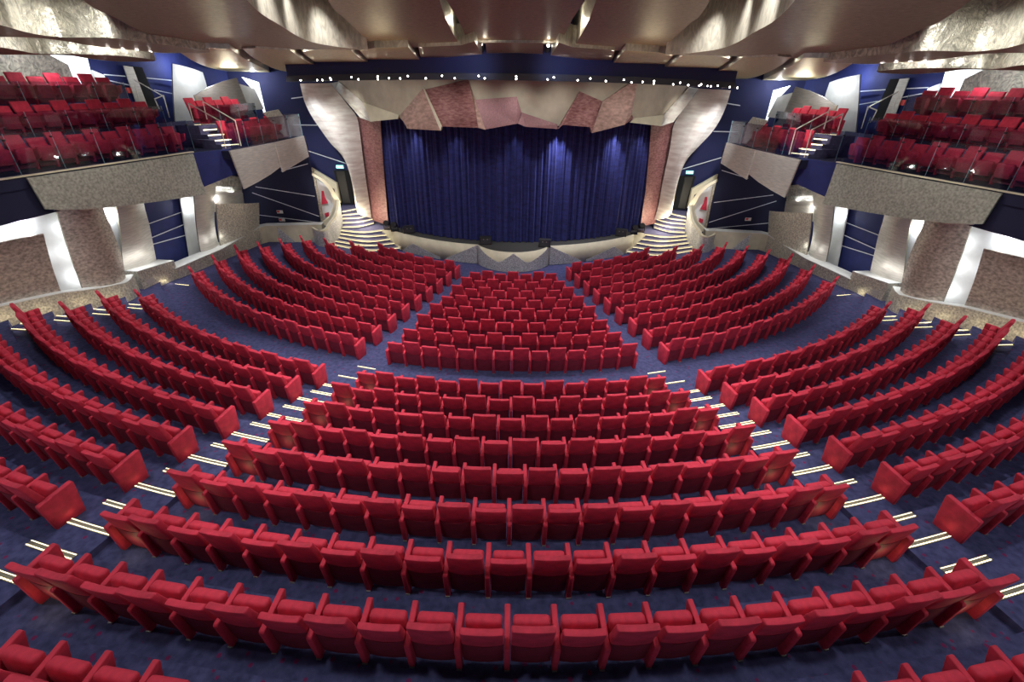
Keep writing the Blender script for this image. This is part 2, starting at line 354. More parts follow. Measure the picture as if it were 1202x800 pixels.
for s in (-1, 1):
    cnt = 0
    for k in range(1, 9):
        r, z = ROWS['R%d' % k]; n = 14 + k; d = .56 / (r - .25); ac = d * n / 2 + .012; as_ = A_SIDE - .010
        a0, a1 = s * ac, s * as_
        for kind in (0, 1):
            rr = r + RB - .005 if kind == 1 else r - .27
            zz = z + .2343 if kind == 1 else z + .117
            if kind == 1:
                A = [a0 + (a1 - a0) * i / 4 for i in range(5)]
                HALF.thick([pol(r + RB - .0, a, z + .117) for a in A], [pol(r + RB - .51, a, z + .117) for a in A], (0, 0, -.117))
            cnt += 1
            step_light(rr + .055 if kind == 1 else rr + .055, a0, a1, zz, 'warm lit step edge, %s from the cross aisle, in the %s aisle' % (ORD[cnt], LR[s]), 'lit step edges of the %s aisle' % LR[s])
    r, z = ROWS['F8']
    wall_step(pol(r + .26, s * (.56 / (r - .25) * 7 + .016), z + .025), pol(r + .26, s * (A_SIDE - .012), z + .025), 'single lit step edge between front blocks on the %s, before the cross aisle' % LR[s], 'lit step edges at the cross aisle')
    r, z = ROWS['R1']
    wall_step(pol(19.22, s * (.56 / (r - .25) * 7.5 + .012), .245), pol(19.22, s * (A_SIDE - .01), .245), 'lit step edge at the front of the %s step aisle' % LR[s], 'lit step edges at the cross aisle')
    # by the side wall: straight edges from the row ends to the parapet
    cnt = 0
    for q, z in [(((147.5, 356), (165.5, 357.5)), .36), (((150, 360.5), (167.5, 362)), .47), (((110, 362), (129, 364)), .59), (((109, 367.5), (131, 369)), .71), (((66.5, 370), (84, 370.8)), .83), (((64, 375), (89, 377)), .945), (((24.5, 379), (38, 379.7)), 1.06), (((14, 385.4), (42, 387)), 1.18)]:
        cnt += 1; P, Q = mx(at_z(*q[0], z), s), mx(at_z(*q[1], z), s)
        wall_step(P, Q, 'lit step edge by the %s side wall, %s from the cross aisle' % (LR[s], ORD[cnt]), 'lit step edges along the %s side wall' % LR[s])
    wall_step(mx(at_z(196.5, 332, .03), s), mx(at_z(222, 334.5, .03), s), 'lone lit step edge at the %s wall end of the cross aisle' % LR[s], 'lit step edges at the cross aisle')
struct(HALF.build('floor_half_steps', M['carpet']))
# ------------------------------------------------------------------ stage, curtain, proscenium
ZS, ZP = .61, -.34                              # stage floor, pit floor
def arc(R, yc, x0, x1, n, z):
    out = []
    for i in range(n + 1):
        x = x0 + (x1 - x0) * i / n; out.append(Vector((x, yc - math.sqrt(R * R - x * x), z)))
    return out
BUL = (2.05, 23.72)                             # the bulge in the middle of the apron
def apron_line(z, off=0.0):
    L = arc(10.37 - off, 33.0, -6.75, -1.85, 14, z); a0 = math.radians(64)
    mid = [Vector((BUL[0] * math.sin(a0 * (i / 12 * 2 - 1)), BUL[1] - BUL[0] * math.cos(a0 * (i / 12 * 2 - 1)) + off, z)) for i in range(13)]
    return L[:-1] + mid + [Vector((-p.x, p.y, p.z)) for p in reversed(L[:-1])]
sf = MB(); fr = apron_line(ZS, .02)
fr = [Vector((-6.9, 33.0 - math.sqrt(10.35 ** 2 - 6.9 ** 2), ZS))] + apron_line(ZS, .03) + [Vector((6.9, 33.0 - math.sqrt(10.35 ** 2 - 6.9 ** 2), ZS))]
sf.ribbon(fr, [Vector((max(-8.6, min(8.6, p.x * 1.25)), 29.4, ZS)) for p in fr]); struct(sf.build('floor_stage', M['black']))
ap = empty('stage_apron', (0, 22.6, ZP)); tag(ap, 'cream curved stage front wall with zigzag metal facets', 'stage front')
mb = MB(); lo, hi = apron_line(ZP, .02), apron_line(ZS + .02, .02)
mb.thick(lo, hi, (0, .12, 0)); mb.build('wall_panel', M['cream'], ap, smooth=True)
# zigzag metal facets: heights along the apron line
def facet_strip(pts, name, front=.05):
    a, b = [], []
    for x, zt in pts:
        y = 33.0 - math.sqrt((10.37 + front) ** 2 - x * x); a.append(Vector((x, y, ZP))); b.append(Vector((x, y, zt)))
    mb = MB(); mb.thick(a, b, (0, .045, 0)); tag(mb.build(name, M['apron_metal'], ap), 'glittering grey metal facet')
for s in (-1, 1):
    facet_strip([(s * x, z) for x, z in [(6.2, ZP + .05), (5.5, .25), (4.9, .08), (4.1, -.18), (3.9, ZP + .1)]][::-s], 'metal_facet')
    facet_strip([(s * x, z) for x, z in [(3.6, ZP + .09), (2.9, .14), (2.15, .52), (1.88, .66)]][::-s], 'metal_facet')
a0 = math.radians(64); A = [a0 * (i / 24 * 2 - 1) for i in range(25)]
def bz(u):                                       # top edge of the bulge: two horns, a central peak
    P = [(-1, .70), (-.80, .50), (-.42, .16), (-.30, .10), (0, .62), (.30, .10), (.42, .16), (.80, .50), (1, .70)]
    for (u0, z0), (u1, z1) in zip(P, P[1:]):
        if u <= u1 + 1e-9: return z0 + (z1 - z0) * (u - u0) / (u1 - u0)
lo = [Vector((BUL[0] * math.sin(a), BUL[1] - BUL[0] * math.cos(a), ZP)) for a in A]; hi = [Vector((p.x, p.y, bz(a / a0))) for p, a in zip(lo, A)]
mb = MB(); mb.thick([p * .999 + Vector((0, -.05, 0)) for p in lo], [p + Vector((0, -.05, 0)) for p in hi], (0, .05, 0)); tag(mb.build('bulge', M['apron_metal'], ap, smooth=False), 'glittering grey metal bulge with a pointed crest')


# the curtain: deep vertical folds along an arc
def curtain(R, yc, x0, x1, z0, z1):
    a0, a1 = math.asin(x0 / R), math.asin(x1 / R); n = 900; nz = 8; mb = MB(); rnd = random.Random(3)
    ph = [rnd.uniform(0, 6.28) for _ in range(4)]; rows = []
    for j in range(nz + 1):
        t = j / nz; row = []
        for i in range(n + 1):
            a = a0 + (a1 - a0) * i / n; u = i / n
            w = .085 * math.sin(u * 2 * PI * 46 + 1.6 * math.sin(u * 31 + ph[0]) + ph[1]) + .035 * math.sin(u * 2 * PI * 97 + 2 * math.sin(u * 17 + ph[2])) + .03 * math.sin(u * 2 * PI * 19 + ph[3] + t)
            rr = R + w * (1.0 - .25 * t); row.append(Vector((rr * math.sin(a), yc - rr * math.cos(a), z0 + (z1 - z0) * t)))
        rows.append(row)
    for j in range(nz): mb.ribbon(rows[j], rows[j + 1])
    return mb
cu = curtain(10.34, 33.85, -7.38, 7.38, ZS + .02, 6.9).build('stage_curtain', M['curtain'], smooth=True)
tag(cu, 'deep blue velvet stage curtain hanging in heavy vertical folds', 'curtain')
mb = MB(); mb.box((0, 30.2, 4.6), (24, .2, 9.5)); struct(mb.build('wall_back_stage', M['dark']))

# pelmet wall and its faceted crystals
PR, PY = 11.2, 33.6
def lerp(P, x):
    if x <= P[0][0]: return P[0][1]
    for (x0, y0), (x1, y1) in zip(P, P[1:]):
        if x <= x1: return y0 + (y1 - y0) * (x - x0) / (x1 - x0)
    return P[-1][1]
TOP = [(396, 88), (500, 84), (606, 84), (700, 87), (810, 96)]
BOT = [(397, 96), (426, 121), (435, 140), (468, 137), (479, 148), (517, 149), (520, 145), (561, 147), (569, 149), (607, 142), (617, 146), (655, 148), (661, 144), (692, 146), (695, 152), (733, 143), (742, 139), (776, 144), (779, 135), (809, 102)]
X = sorted(set([397 + i * 5 for i in range(83)] + [p[0] for p in BOT])); X = [x for x in X if x <= 809]
pe = empty('pelmet', (0, 22.4, 6.6)); tag(pe, 'beige curved pelmet wall above the stage curtain', 'pelmet')
mb = MB(); mb.thick([at_c(x, lerp(BOT, x), PR, PY) for x in X], [at_c(x, lerp(TOP, x), PR, PY) for x in X], (0, .2, 0)); mb.build('wall_panel', M['beige'], pe)
def crystal(px, m, name, par, front, label=None, back=.35):
    P = [at_c(x, y, PR + f, PY) for (x, y), f in zip(px, front)]
    mb = MB(); mb.solid(P, [Vector((0, max(f - .02, .02), 0)) for f in front]); o = mb.build(name, M[m], par)
    if label: tag(o, label)
    return o
CR = [
 ('rose', [(469.5, 135), (496.5, 103.5), (516.8, 153.2), (478, 151)], [.05, .12, .55, .40], 'pale rose pointed metal facet at the end of the pelmet', [([(496.5, 103.5), (498.7, 105), (518.8, 148), (517, 153.5)], 'cream', [.14, .10, .40, .57])]),
 ('copper', [(499, 104.8), (549.5, 93), (561.5, 150), (518.8, 148.4)], [.10, .12, .50, .40], 'largest copper red metal facet, tallest on the pelmet', [([(549.5, 93), (556, 112), (570, 152.3), (561.5, 150)], 'rose', [.14, .08, .40, .52])]),
 ('mauve', [(557.5, 117), (606.5, 113.3), (612, 131.5), (607.7, 145), (569.5, 152)], [.10, .14, .20, .32, .40], 'dull mauve flat-topped metal facet over the curtain centre', []),
 ('mauve', [(612, 131.8), (654, 146), (655, 151.5), (617, 148.8), (608, 145)], [.10, .20, .35, .35, .30], 'low dull mauve wedge facet just past the centre', []),
 ('copper', [(680.5, 107.2), (706.5, 118.6), (693, 149.2), (660.5, 146.6), (655, 151.5)], [.12, .08, .38, .36, .38], 'dark copper red facet with a peaked top', [([(706.5, 118.6), (693, 149.2), (694.5, 156.2)], 'copper', [.10, .40, .57])]),
 ('rose', [(707, 119), (740, 97.3), (748, 98), (741.5, 135), (733, 146.3), (694.7, 156.3)], [.12, .14, .14, .25, .40, .58], 'large pale rose slanting facet', [([(742, 134.6), (743.5, 138.6), (733, 146.6)], 'copper', [.22, .2, .38])]),
]
for m, px, fr, lab, subs in CR:
    c = at_c(*px[0], PR, PY); e = empty('pelmet_facet', c); tag(e, lab, 'metal facet', 'coloured facets along the pelmet')
    crystal(px, m, 'face_plate', e, fr)
    for p2, m2, f2 in subs: crystal(p2, m2, 'edge_plate', e, f2, {'cream': 'lit cream edge'}.get(m2))
CR2 = {-1: ([(388, 97.5), (397.5, 95.6), (426, 120), (435, 142.7), (422.5, 138), (416, 130), (394, 105)], [(426, 120), (468, 135), (467, 139.5), (435, 142.7)]),
       1: ([(820, 103.8), (808.8, 101.9), (778.8, 135), (776, 148), (791, 143), (793.8, 138.8), (811.9, 116)], [(778.8, 135), (743.8, 138.8), (740, 143.8), (776, 148)])}
for s in (-1, 1):
    e = empty('pelmet_end_facet', at_c(*CR2[s][0][2], PR, PY)); tag(e, 'lit cream folded facet joining pelmet and %s sail panel' % LR[s], 'metal facet')
    crystal(CR2[s][0], 'sail', 'face_plate', e, [.1, .1, .12, .35, .35, .3, .15]); tag(crystal(CR2[s][1], 'cream', 'edge_plate', e, [.12, .10, .22, .37]), 'bright cream wedge')

# the big curving sail panels and copper pilasters beside the curtain
SAIL_IN = [(388, 97.5), (394, 105), (409, 124), (419, 137.5), (423, 160), (425.6, 182), (430, 213.7), (434, 240), (436, 256)]
SAIL_OUT = [(352, 98), (357, 118), (365, 135), (375, 150), (388, 168), (401, 182), (409, 198), (414, 218), (417.7, 243)]
SAIL_INR = [(820, 104), (812, 116), (800, 131), (791, 146), (788, 163), (785, 180.5), (778, 213), (773, 240), (768, 258)]
SAIL_OUTR = [(858, 106), (853, 123), (845, 141), (835, 156), (822, 170), (808, 185), (800, 200), (794, 221), (789, 248)]
def resample(P, n):
    return [(p.x, p.y) for p in [smooth_curve([Vector((x, y, 0)) for x, y in P], 6)[int(round(i * 6 * (len(P) - 1) / n))] for i in range(n + 1)]]
for s in (-1, 1):
    inn, out = (SAIL_IN, SAIL_OUT) if s < 0 else (SAIL_INR, SAIL_OUTR)
    a, b = (-8.7 * -s, 27.1), (-11.6 * -s, 25.7)
    I = [at_v(x, y, a, b) for x, y in resample(inn, 24)]; Oo = [at_v(x, y, a, b) for x, y in resample(out, 24)]
    e = empty('proscenium_sail', (I[-1] + Oo[-1]) / 2); tag(e, 'tall curved silver sail panel beside the curtain, above the %s stage stairs' % LR[s], 'wall panel', 'curved sail panels either side of the curtain')
    mb = MB(); cols = []
    for k in range(9):                           # bulging across its width
        t = k / 8; bl = .55 * math.sin(PI * t) ; cols.append([p * (1 - t) + q * t + Vector((s * .3 * bl, -bl * .6, 0)) for p, q in zip(I, Oo)])
    for k in range(8): mb.ribbon(cols[k], cols[k + 1])
    mb.build('face_plate', M['sail'], e, smooth=True)
    mb = MB(); mb.thick(Oo, [p + Vector((0, .02, 0)) for p in Oo], (s * -.06, .35, 0)); mb.build('edge_strip', M['cream'], e)
    # copper pilaster
    px = [(419, 137), (446.5, 140), (449, 180), (452.5, 222), (456, 265), (437, 258), (433, 240), (429, 213), (425, 182), (421, 150)] if s < 0 else [(791, 142), (764.5, 146), (761.5, 184), (757.5, 226), (751.5, 266), (769, 262), (774, 240), (778, 213), (785, 182), (788.5, 158)]
    P = [at_v(x, y, (-8.95 * -s, 27.85), (-7.27 * -s, 26.2)) for x, y in px]
    mb = MB(); mb.solid(P, (0, .08, 0)); tag(mb.build('copper_pilaster', M['copper']), 'woven copper red pilaster at the %s edge of the curtain' % LR[s], 'wall panel')

# stage stairs
ST = [((389, 286), (430, 294), (469, 290)), ((391.5, 282), (430, 287.5), (463, 284.6)), ((396, 277.6), (430, 282.8), (458, 279.8)), ((397.6, 273.5), (427, 277), (453.6, 275)), ((399.4, 269.7), (424.7, 272), (448.3, 269.7)),
      ((402, 265.9), (421, 265.3), (438.7, 261)), ((402, 261), (421, 260), (438.7, 256)), ((402, 256), (421, 255), (437, 251)), ((401.6, 251.9), (420, 250), (433.5, 246.4)), ((401.6, 247.8), (416, 245), (427, 241.7))]
ZD = ZP + .15 * 10
for s in (-1, 1):
    e = empty('stage_stairs', mx((-8.6, 24.4, ZP), s)); tag(e, 'curved flight of lit steps rising to the %s exit door' % LR[s], 'stairs', 'curved stairs either side of the stage')
    curves = []
    for i, (a, m, b) in enumerate(ST):
        z = ZP + .15 * (i + 1); A, Mid, B = at_z(*a, z), at_z(*m, z), at_z(*b, z)
        if i == 0: Mid = Mid + Vector((0, .15, 0))
        if 1 <= i <= 4: B.y += .0
        curves.append([mx(p, s) for p in smooth_curve([A, Mid * 1.0, B], 8)])
    back = [mx((-10.7, 29.0, 0), s), mx((-8.3, 29.4, 0), s)]
    for i, cv in enumerate(curves):
        z = ZP + .15 * (i + 1); z0 = ZP + .15 * i - (.02 if i == 0 else 0)
        nxt = curves[min(i + 2, 9)] if i < 4 else None
        if i == 4: tail = [mx((-7.3, 26.9, 0), s), mx((-7.9, 28.0, 0), s), mx((-10.3, 28.0, 0), s)]
        elif i < 4: tail = list(reversed(nxt))
        elif i == 9: tail = [mx((-8.6, 29.3, 0), s), mx((-11.0, 28.6, 0), s)]
        else: tail = list(reversed(curves[min(i + 2, 9)])) if i < 8 else [mx((-9.0, 28.9, 0), s), mx((-10.6, 28.7, 0), s)]
        poly = [Vector((p.x, p.y, z)) for p in cv + tail]
        mb = MB(); mb.solid(poly, (0, 0, z0 - z)); st = mb.build('step', M['purple'], e)
        fr = [Vector((p.x, p.y, z)) for p in cv]; c0 = sum(fr, Vector()) / len(fr)
        nb = MB(); nb.thick([p + Vector((0, -.02, -.035)) for p in fr], [p + Vector((0, -.02, .006)) for p in fr], (0, .10, 0)); tag(nb.build('step_nosing', M['cream'], st), 'cream lit step nosing')
        nl = MB(); nl.thick([p + Vector((0, -.014, -.05)) for p in fr], [p + Vector((0, -.014, -.036)) for p in fr], (0, .02, 0)); tag(nl.build('led_strip', M['led'], st), 'warm LED line under the nosing')
    R = [c[-1] for c in curves[:5]]
    ck = MB(); ins = [Vector((p.x, p.y, ZP + .15 * (i + 1))) for i, p in enumerate(R)]
    outs = [mx(p, s) for p in [(-6.30, 24.75, -.15), (-6.45, 25.05, .05), (-6.62, 25.4, .25), (-6.8, 25.8, .45), (-7.0, 26.3, .63)]]
    ck.thick(ins, outs, [Vector((0, 0, -(p.z - ZP))) for p in ins]); tag(ck.build('cheek_wall', M['cream'], e), 'slanting cream cheek wall')
    # balustrade
    e = empty('stair_balustrade', mx((-10.6, 25.0, ZP), s)); tag(e, 'swooping silver and cream balustrade of the %s stage stairs' % LR[s], 'balustrade', 'balustrades of the stage stairs')
    bp = [(-11.25, 25.3, .70), (-10.95, 24.95, .68), (-10.6, 24.78, .66), (-10.38, 24.95, .72), (-10.28, 25.25, .92), (-10.05, 25.7, 1.25), (-10.0, 26.2, 1.62), (-10.1, 26.8, 1.95)]
    lo = smooth_curve([mx((x, y, ZP), s) for x, y, z in bp], 5); hi = smooth_curve([mx((x, y, z), s) for x, y, z in bp], 5)
    mb = MB(); mb.thick(lo, hi, (s * .10, .02, 0)); mb.build('drum_wall', M['apron_metal'], e, smooth=False)
    mb = MB(); mb.thick([p + Vector((-s * .03, -.03, -.02)) for p in hi], [p + Vector((-s * .03, -.03, .05)) for p in hi], (s * .16, .05, 0)); mb.build('top_rail', M['cream'], e)
    a, b = (-11.7, 25.9), (-9.95, 26.75)
    sw = [(400.5, 246), (399, 236), (395, 228.5), (389, 219), (380, 210), (366.5, 202.5), (366.5, 206), (378, 213), (386, 222.5), (391, 233), (392, 243), (387.5, 254), (378.5, 261.5), (384, 267), (394, 258)]
    mb = MB(); mb.solid([mx(at_v(x, y, a, b), s) for x, y in sw], (s * .12, .22, 0)); tag(mb.build('crescent', M['cream'], e), 'bright cream crescent')
    # pier with arched niche and slanting cream beam behind it
    e = empty('niche_pier', mx((-11.9, 26.9, ZP), s)); tag(e, 'white niche pier with red display behind the %s stair balustrade' % LR[s], 'pier', 'niche piers behind the stair balustrades')
    a, b = (-12.6, 26.35), (-10.3, 27.2)
    mb = MB(); mb.solid([mx(at_v(x, y, a, b), s) for x, y in [(366, 205), (372, 210), (384, 219), (392, 232), (393, 245), (388, 262), (377, 266)]], (0, .25, 0)); mb.build('pier_body', M['white'], e)
    mb = MB(); mb.solid([mx(at_v(x, y, (-12.6, 26.25), (-10.3, 27.1)), s) for x, y in [(365.5, 206), (370.5, 210), (380.5, 262), (377, 266), (375, 266)]], (0, .08, 0)); tag(mb.build('edge_strip', M['speckle'], e), 'grey speckled edge strip')
    mb = MB(); mb.solid([mx(at_v(x, y, (-12.6, 26.24), (-10.3, 27.09)), s) for x, y in [(377.3, 224), (379.5, 224), (381, 231), (385, 238.5), (377.5, 240)]], (0, .04, 0)); tag(mb.build('reflection', M['red'], e), 'dark red bottle-shaped painted display')  # red reflection in the niche, painted on as a flat inset
    mb = MB(); mb.solid([mx(at_v(x, y, (-12.6, 26.24), (-10.3, 27.09)), s) for x, y in [(381, 250.5), (385.5, 249), (386, 253.5), (382, 255)]], (0, .04, 0)); tag(mb.build('reflection', M['red'], e), 'small red painted display')  # lower patch of the painted red reflection
    a, b = (-12.6, 27.6), (-9.8, 28.55)
    mb = MB(); mb.solid([mx(at_v(x, y, a, b), s) for x, y in [(365, 197), (395, 215), (399.5, 238), (396, 238), (392.5, 222), (366, 204)]], (0, .2, 0)); tag(mb.build('slanting_beam', M['cream']), 'slanting cream beam by the %s exit door' % LR[s], 'beam')

# stage things: monitor wedges and lamps
def monitor(loc, rz, label):
    e = empty('stage_monitor', loc, rz); tag(e, label, 'speaker', 'stage monitor speakers')
    e.matrix_basis = Matrix.Translation(loc) @ Matrix.Rotation(rz, 4, 'Z'); X = e.matrix_basis
    mb = MB(); mb.solid([X @ Vector((-.30, y, z)) for y, z in [(-.20, 0), (.22, 0), (.26, .12), (.02, .42), (-.20, .38)]], X.to_3x3() @ Vector((.60, 0, 0))); mb.build('cabinet', M['blackmetal'], e, bevel=.012)
    mb = MB(); mb.solid([X @ Vector((x, y - .012, z)) for x, y, z in [(-.26, -.20, .05), (.26, -.20, .05), (.26, -.20, .34), (-.26, -.20, .34)]], X.to_3x3() @ Vector((0, .02, 0))); tag(mb.build('grille', M['truss_grey'], e), 'dark grey grille')
    for k in (-1, 1):
        mb = MB(); mb.box(X @ Vector((k * .10, -.215, .29)), (.05, .02, .05), X.to_3x3()); mb.build('latch', M['foot'], e)
for (px, py, lab) in [(569.5, 287, 'black wedge monitor at the stage front, just left of the centre peak'), (639.5, 290, 'black wedge monitor at the stage front, just right of the centre peak'), (479, 274, 'black wedge monitor near the left stage stairs'), (730, 277.5, 'black wedge monitor near the right stage stairs')]:
    p = at_z(px, py, ZS); monitor(p + Vector((0, .16, 0)), -math.atan2(p.x, 12) * 0.9 + (.0), lab)
def floor_lamp(loc, label):
    e = empty('stage_floor_lamp', loc); tag(e, label, 'stage lamp', 'stage floor lamps beside the curtain')
    mb = MB(); mb.box(loc + Vector((0, 0, .03)), (.35, .3, .06)); mb.build('base', M['blackmetal'], e)
    mb = MB()
    for k in (-1, 1): mb.box(loc + Vector((k * .19, 0, .22)), (.03, .06, .34))
    mb.build('yoke', M['blackmetal'], e)
    mb = MB(); mb.bar(loc + Vector((0, .16, .30)), loc + Vector((0, -.20, .42)), .15, 14); mb.build('lamp_head', M['blackmetal'], e, bevel=.01)
for px, py, lab in [(463.5, 271, 'black lamp beside the left stage stairs'), (744, 274.5, 'black lamp beside the right stage stairs'), (455, 269, 'second black lamp tucked against the left copper pilaster'), (752, 272, 'second black lamp tucked against the right copper pilaster')]:
    floor_lamp(at_z(px, py, ZS), lab)

# lighting bridge over the stage front
BR, BY = 30.0, 49.6
def bpt(px, py, o=0): return at_c(px, py, BR + o, BY)
XB = [336 + i * 11 for i in range(49)]
up = lambda x: 86.5 + ((x - 606) / 270) ** 2 * 7.0 + (x - 606) * .0158 - .3
dn = lambda x: 94.3 + ((x - 606) / 270) ** 2 * 6.0 + (x - 606) * .0158
e = empty('lighting_bridge', bpt(606, 94)); tag(e, 'long navy lighting bridge studded with downlights above the pelmet', 'lighting bridge')
lo, hi = [bpt(x, dn(x)) for x in XB], [bpt(x, up(x)) for x in XB]
mb = MB(); mb.thick(lo, hi, (0, .5, 0)); mb.build('light_rail', M['truss_grey'], e)
mb = MB(); mb.thick([p + Vector((0, .10, 0)) for p in hi], [Vector((p.x, p.y + .10, EYE + 2.2)) for p in hi], (0, .3, 0)); mb.build('fascia', M['truss'], e)
mb = MB(); mb.thick([p + Vector((0, .05, .02)) for p in lo], [Vector((p.x * .98, p.y + 2.2, p.z + .1)) for p in lo], (0, 0, .1)); mb.build('soffit', M['truss'], e)
DL = [(353.5, 94), (372.8, 96.5), (379, 96), (388, 91.5), (389, 95), (413, 90.5), (421, 93.4), (443.5, 89.5), (443.8, 92.9), (457, 91.6), (470, 92), (479, 89), (500, 91.7), (519, 88.8), (534, 91.6), (562, 89), (569, 91.7), (606, 89.4), (606, 92.4),
      (642.6, 93), (650, 90.5), (678, 94), (692.8, 92), (711, 95), (732, 93.4), (741, 96.5), (754, 96), (767.5, 95), (767, 98), (790, 99.4), (798, 96.8), (807.5, 100.6), (820.6, 102.5), (822.5, 98.8), (830, 103.4), (834, 103.8), (842, 100.4), (856, 102), (865, 103.8)]
for i, (x, y) in enumerate(DL):
    y = min(max(y, up(x) + 1.2), dn(x) - 1.2); p = bpt(x, y); e = empty('downlight', p)
    tag(e, 'small bright downlight, %s from left along the lighting bridge' % (ORD[i + 1]), 'downlight', 'downlights along the lighting bridge')
    mb = MB(); mb.bar(p + Vector((0, .03, 0)), p + Vector((0, -.04, -.005)), .045, 12); mb.build('housing', M['blackmetal'], e)
    mb = MB(); mb.bar(p + Vector((0, -.035, -.004)), p + Vector((0, -.05, -.006)), .027, 12); mb.build('lens', M['lens'], e)
# ------------------------------------------------------------------ side walls under the balconies
def V2(p): return (p[0], p[1])
def flat_panel(s, name, label, px, a, b, m, th=.08, cat='wall panel', group=None, side=True, rim=None):
    P = [at_v(x, y, a, b) for x, y in px]; n = Vector((b[1] - a[1], a[0] - b[0], 0)).normalized()
    if n.dot(Vector((0, 0, EYE)) - P[0]) > 0: n = -n          # thickness goes away from the hall
    mb = MB(); mb.solid([mx(p, s) for p in P], mx(n * th, s)); o = mb.build(name, M[m])
    return tag(o, label % LR[s] if '%s' in label else label, cat, group)
def curved_panel(s, name, label, Lp, Rp, a, b, m, bulge, th=.06, cat='wall panel', group=None, rim='nosing', n=14):
    Lr, Rr = resample(Lp, n), resample(Rp, n); A = [at_v(x, y, a, b) for x, y in Lr]; B = [at_v(x, y, a, b) for x, y in Rr]
    nn = Vector((b[1] - a[1], a[0] - b[0], 0)).normalized()
    if nn.dot(Vector((0, 0, EYE)) - A[0]) > 0: nn = -nn
    cols = []; K = 10
    for k in range(K + 1):
        t = k / K; cols.append([mx(p * (1 - t) + q * t - nn * bulge * math.sin(PI * t), s) for p, q in zip(A, B)])
    e = empty(name, (cols[0][0] + cols[-1][-1]) / 2); tag(e, label % LR[s], cat, group)
    mb = MB(); off = mx(nn * th, s)
    for k in range(K): mb.ribbon(cols[k], cols[k + 1])
    mb.build('face_plate', M[m], e, smooth=True)
    mb = MB()
    for c in (cols[0], cols[-1]): mb.ribbon(c, [p + off for p in c])
    mb.ribbon([c[0] for c in cols], [c[0] + off for c in cols]); mb.ribbon([c[-1] for c in cols], [c[-1] + off for c in cols])
    mb.build('edge_strip', M[rim], e)
    return e
def wall_line(s, px, a, b, label, w=.03):
    P, Q = at_v(*px[0], a, b), at_v(*px[1], a, b); mb = MB(); mb.thick([mx(P, s), mx(Q, s)], [mx(P, s) + Vector((0, 0, w)), mx(Q, s) + Vector((0, 0, w))], (-s * .03, -.01, 0))
    return tag(mb.build('wall_strip', M['line']), label, 'wall strip', 'pale strips on the blue walls')

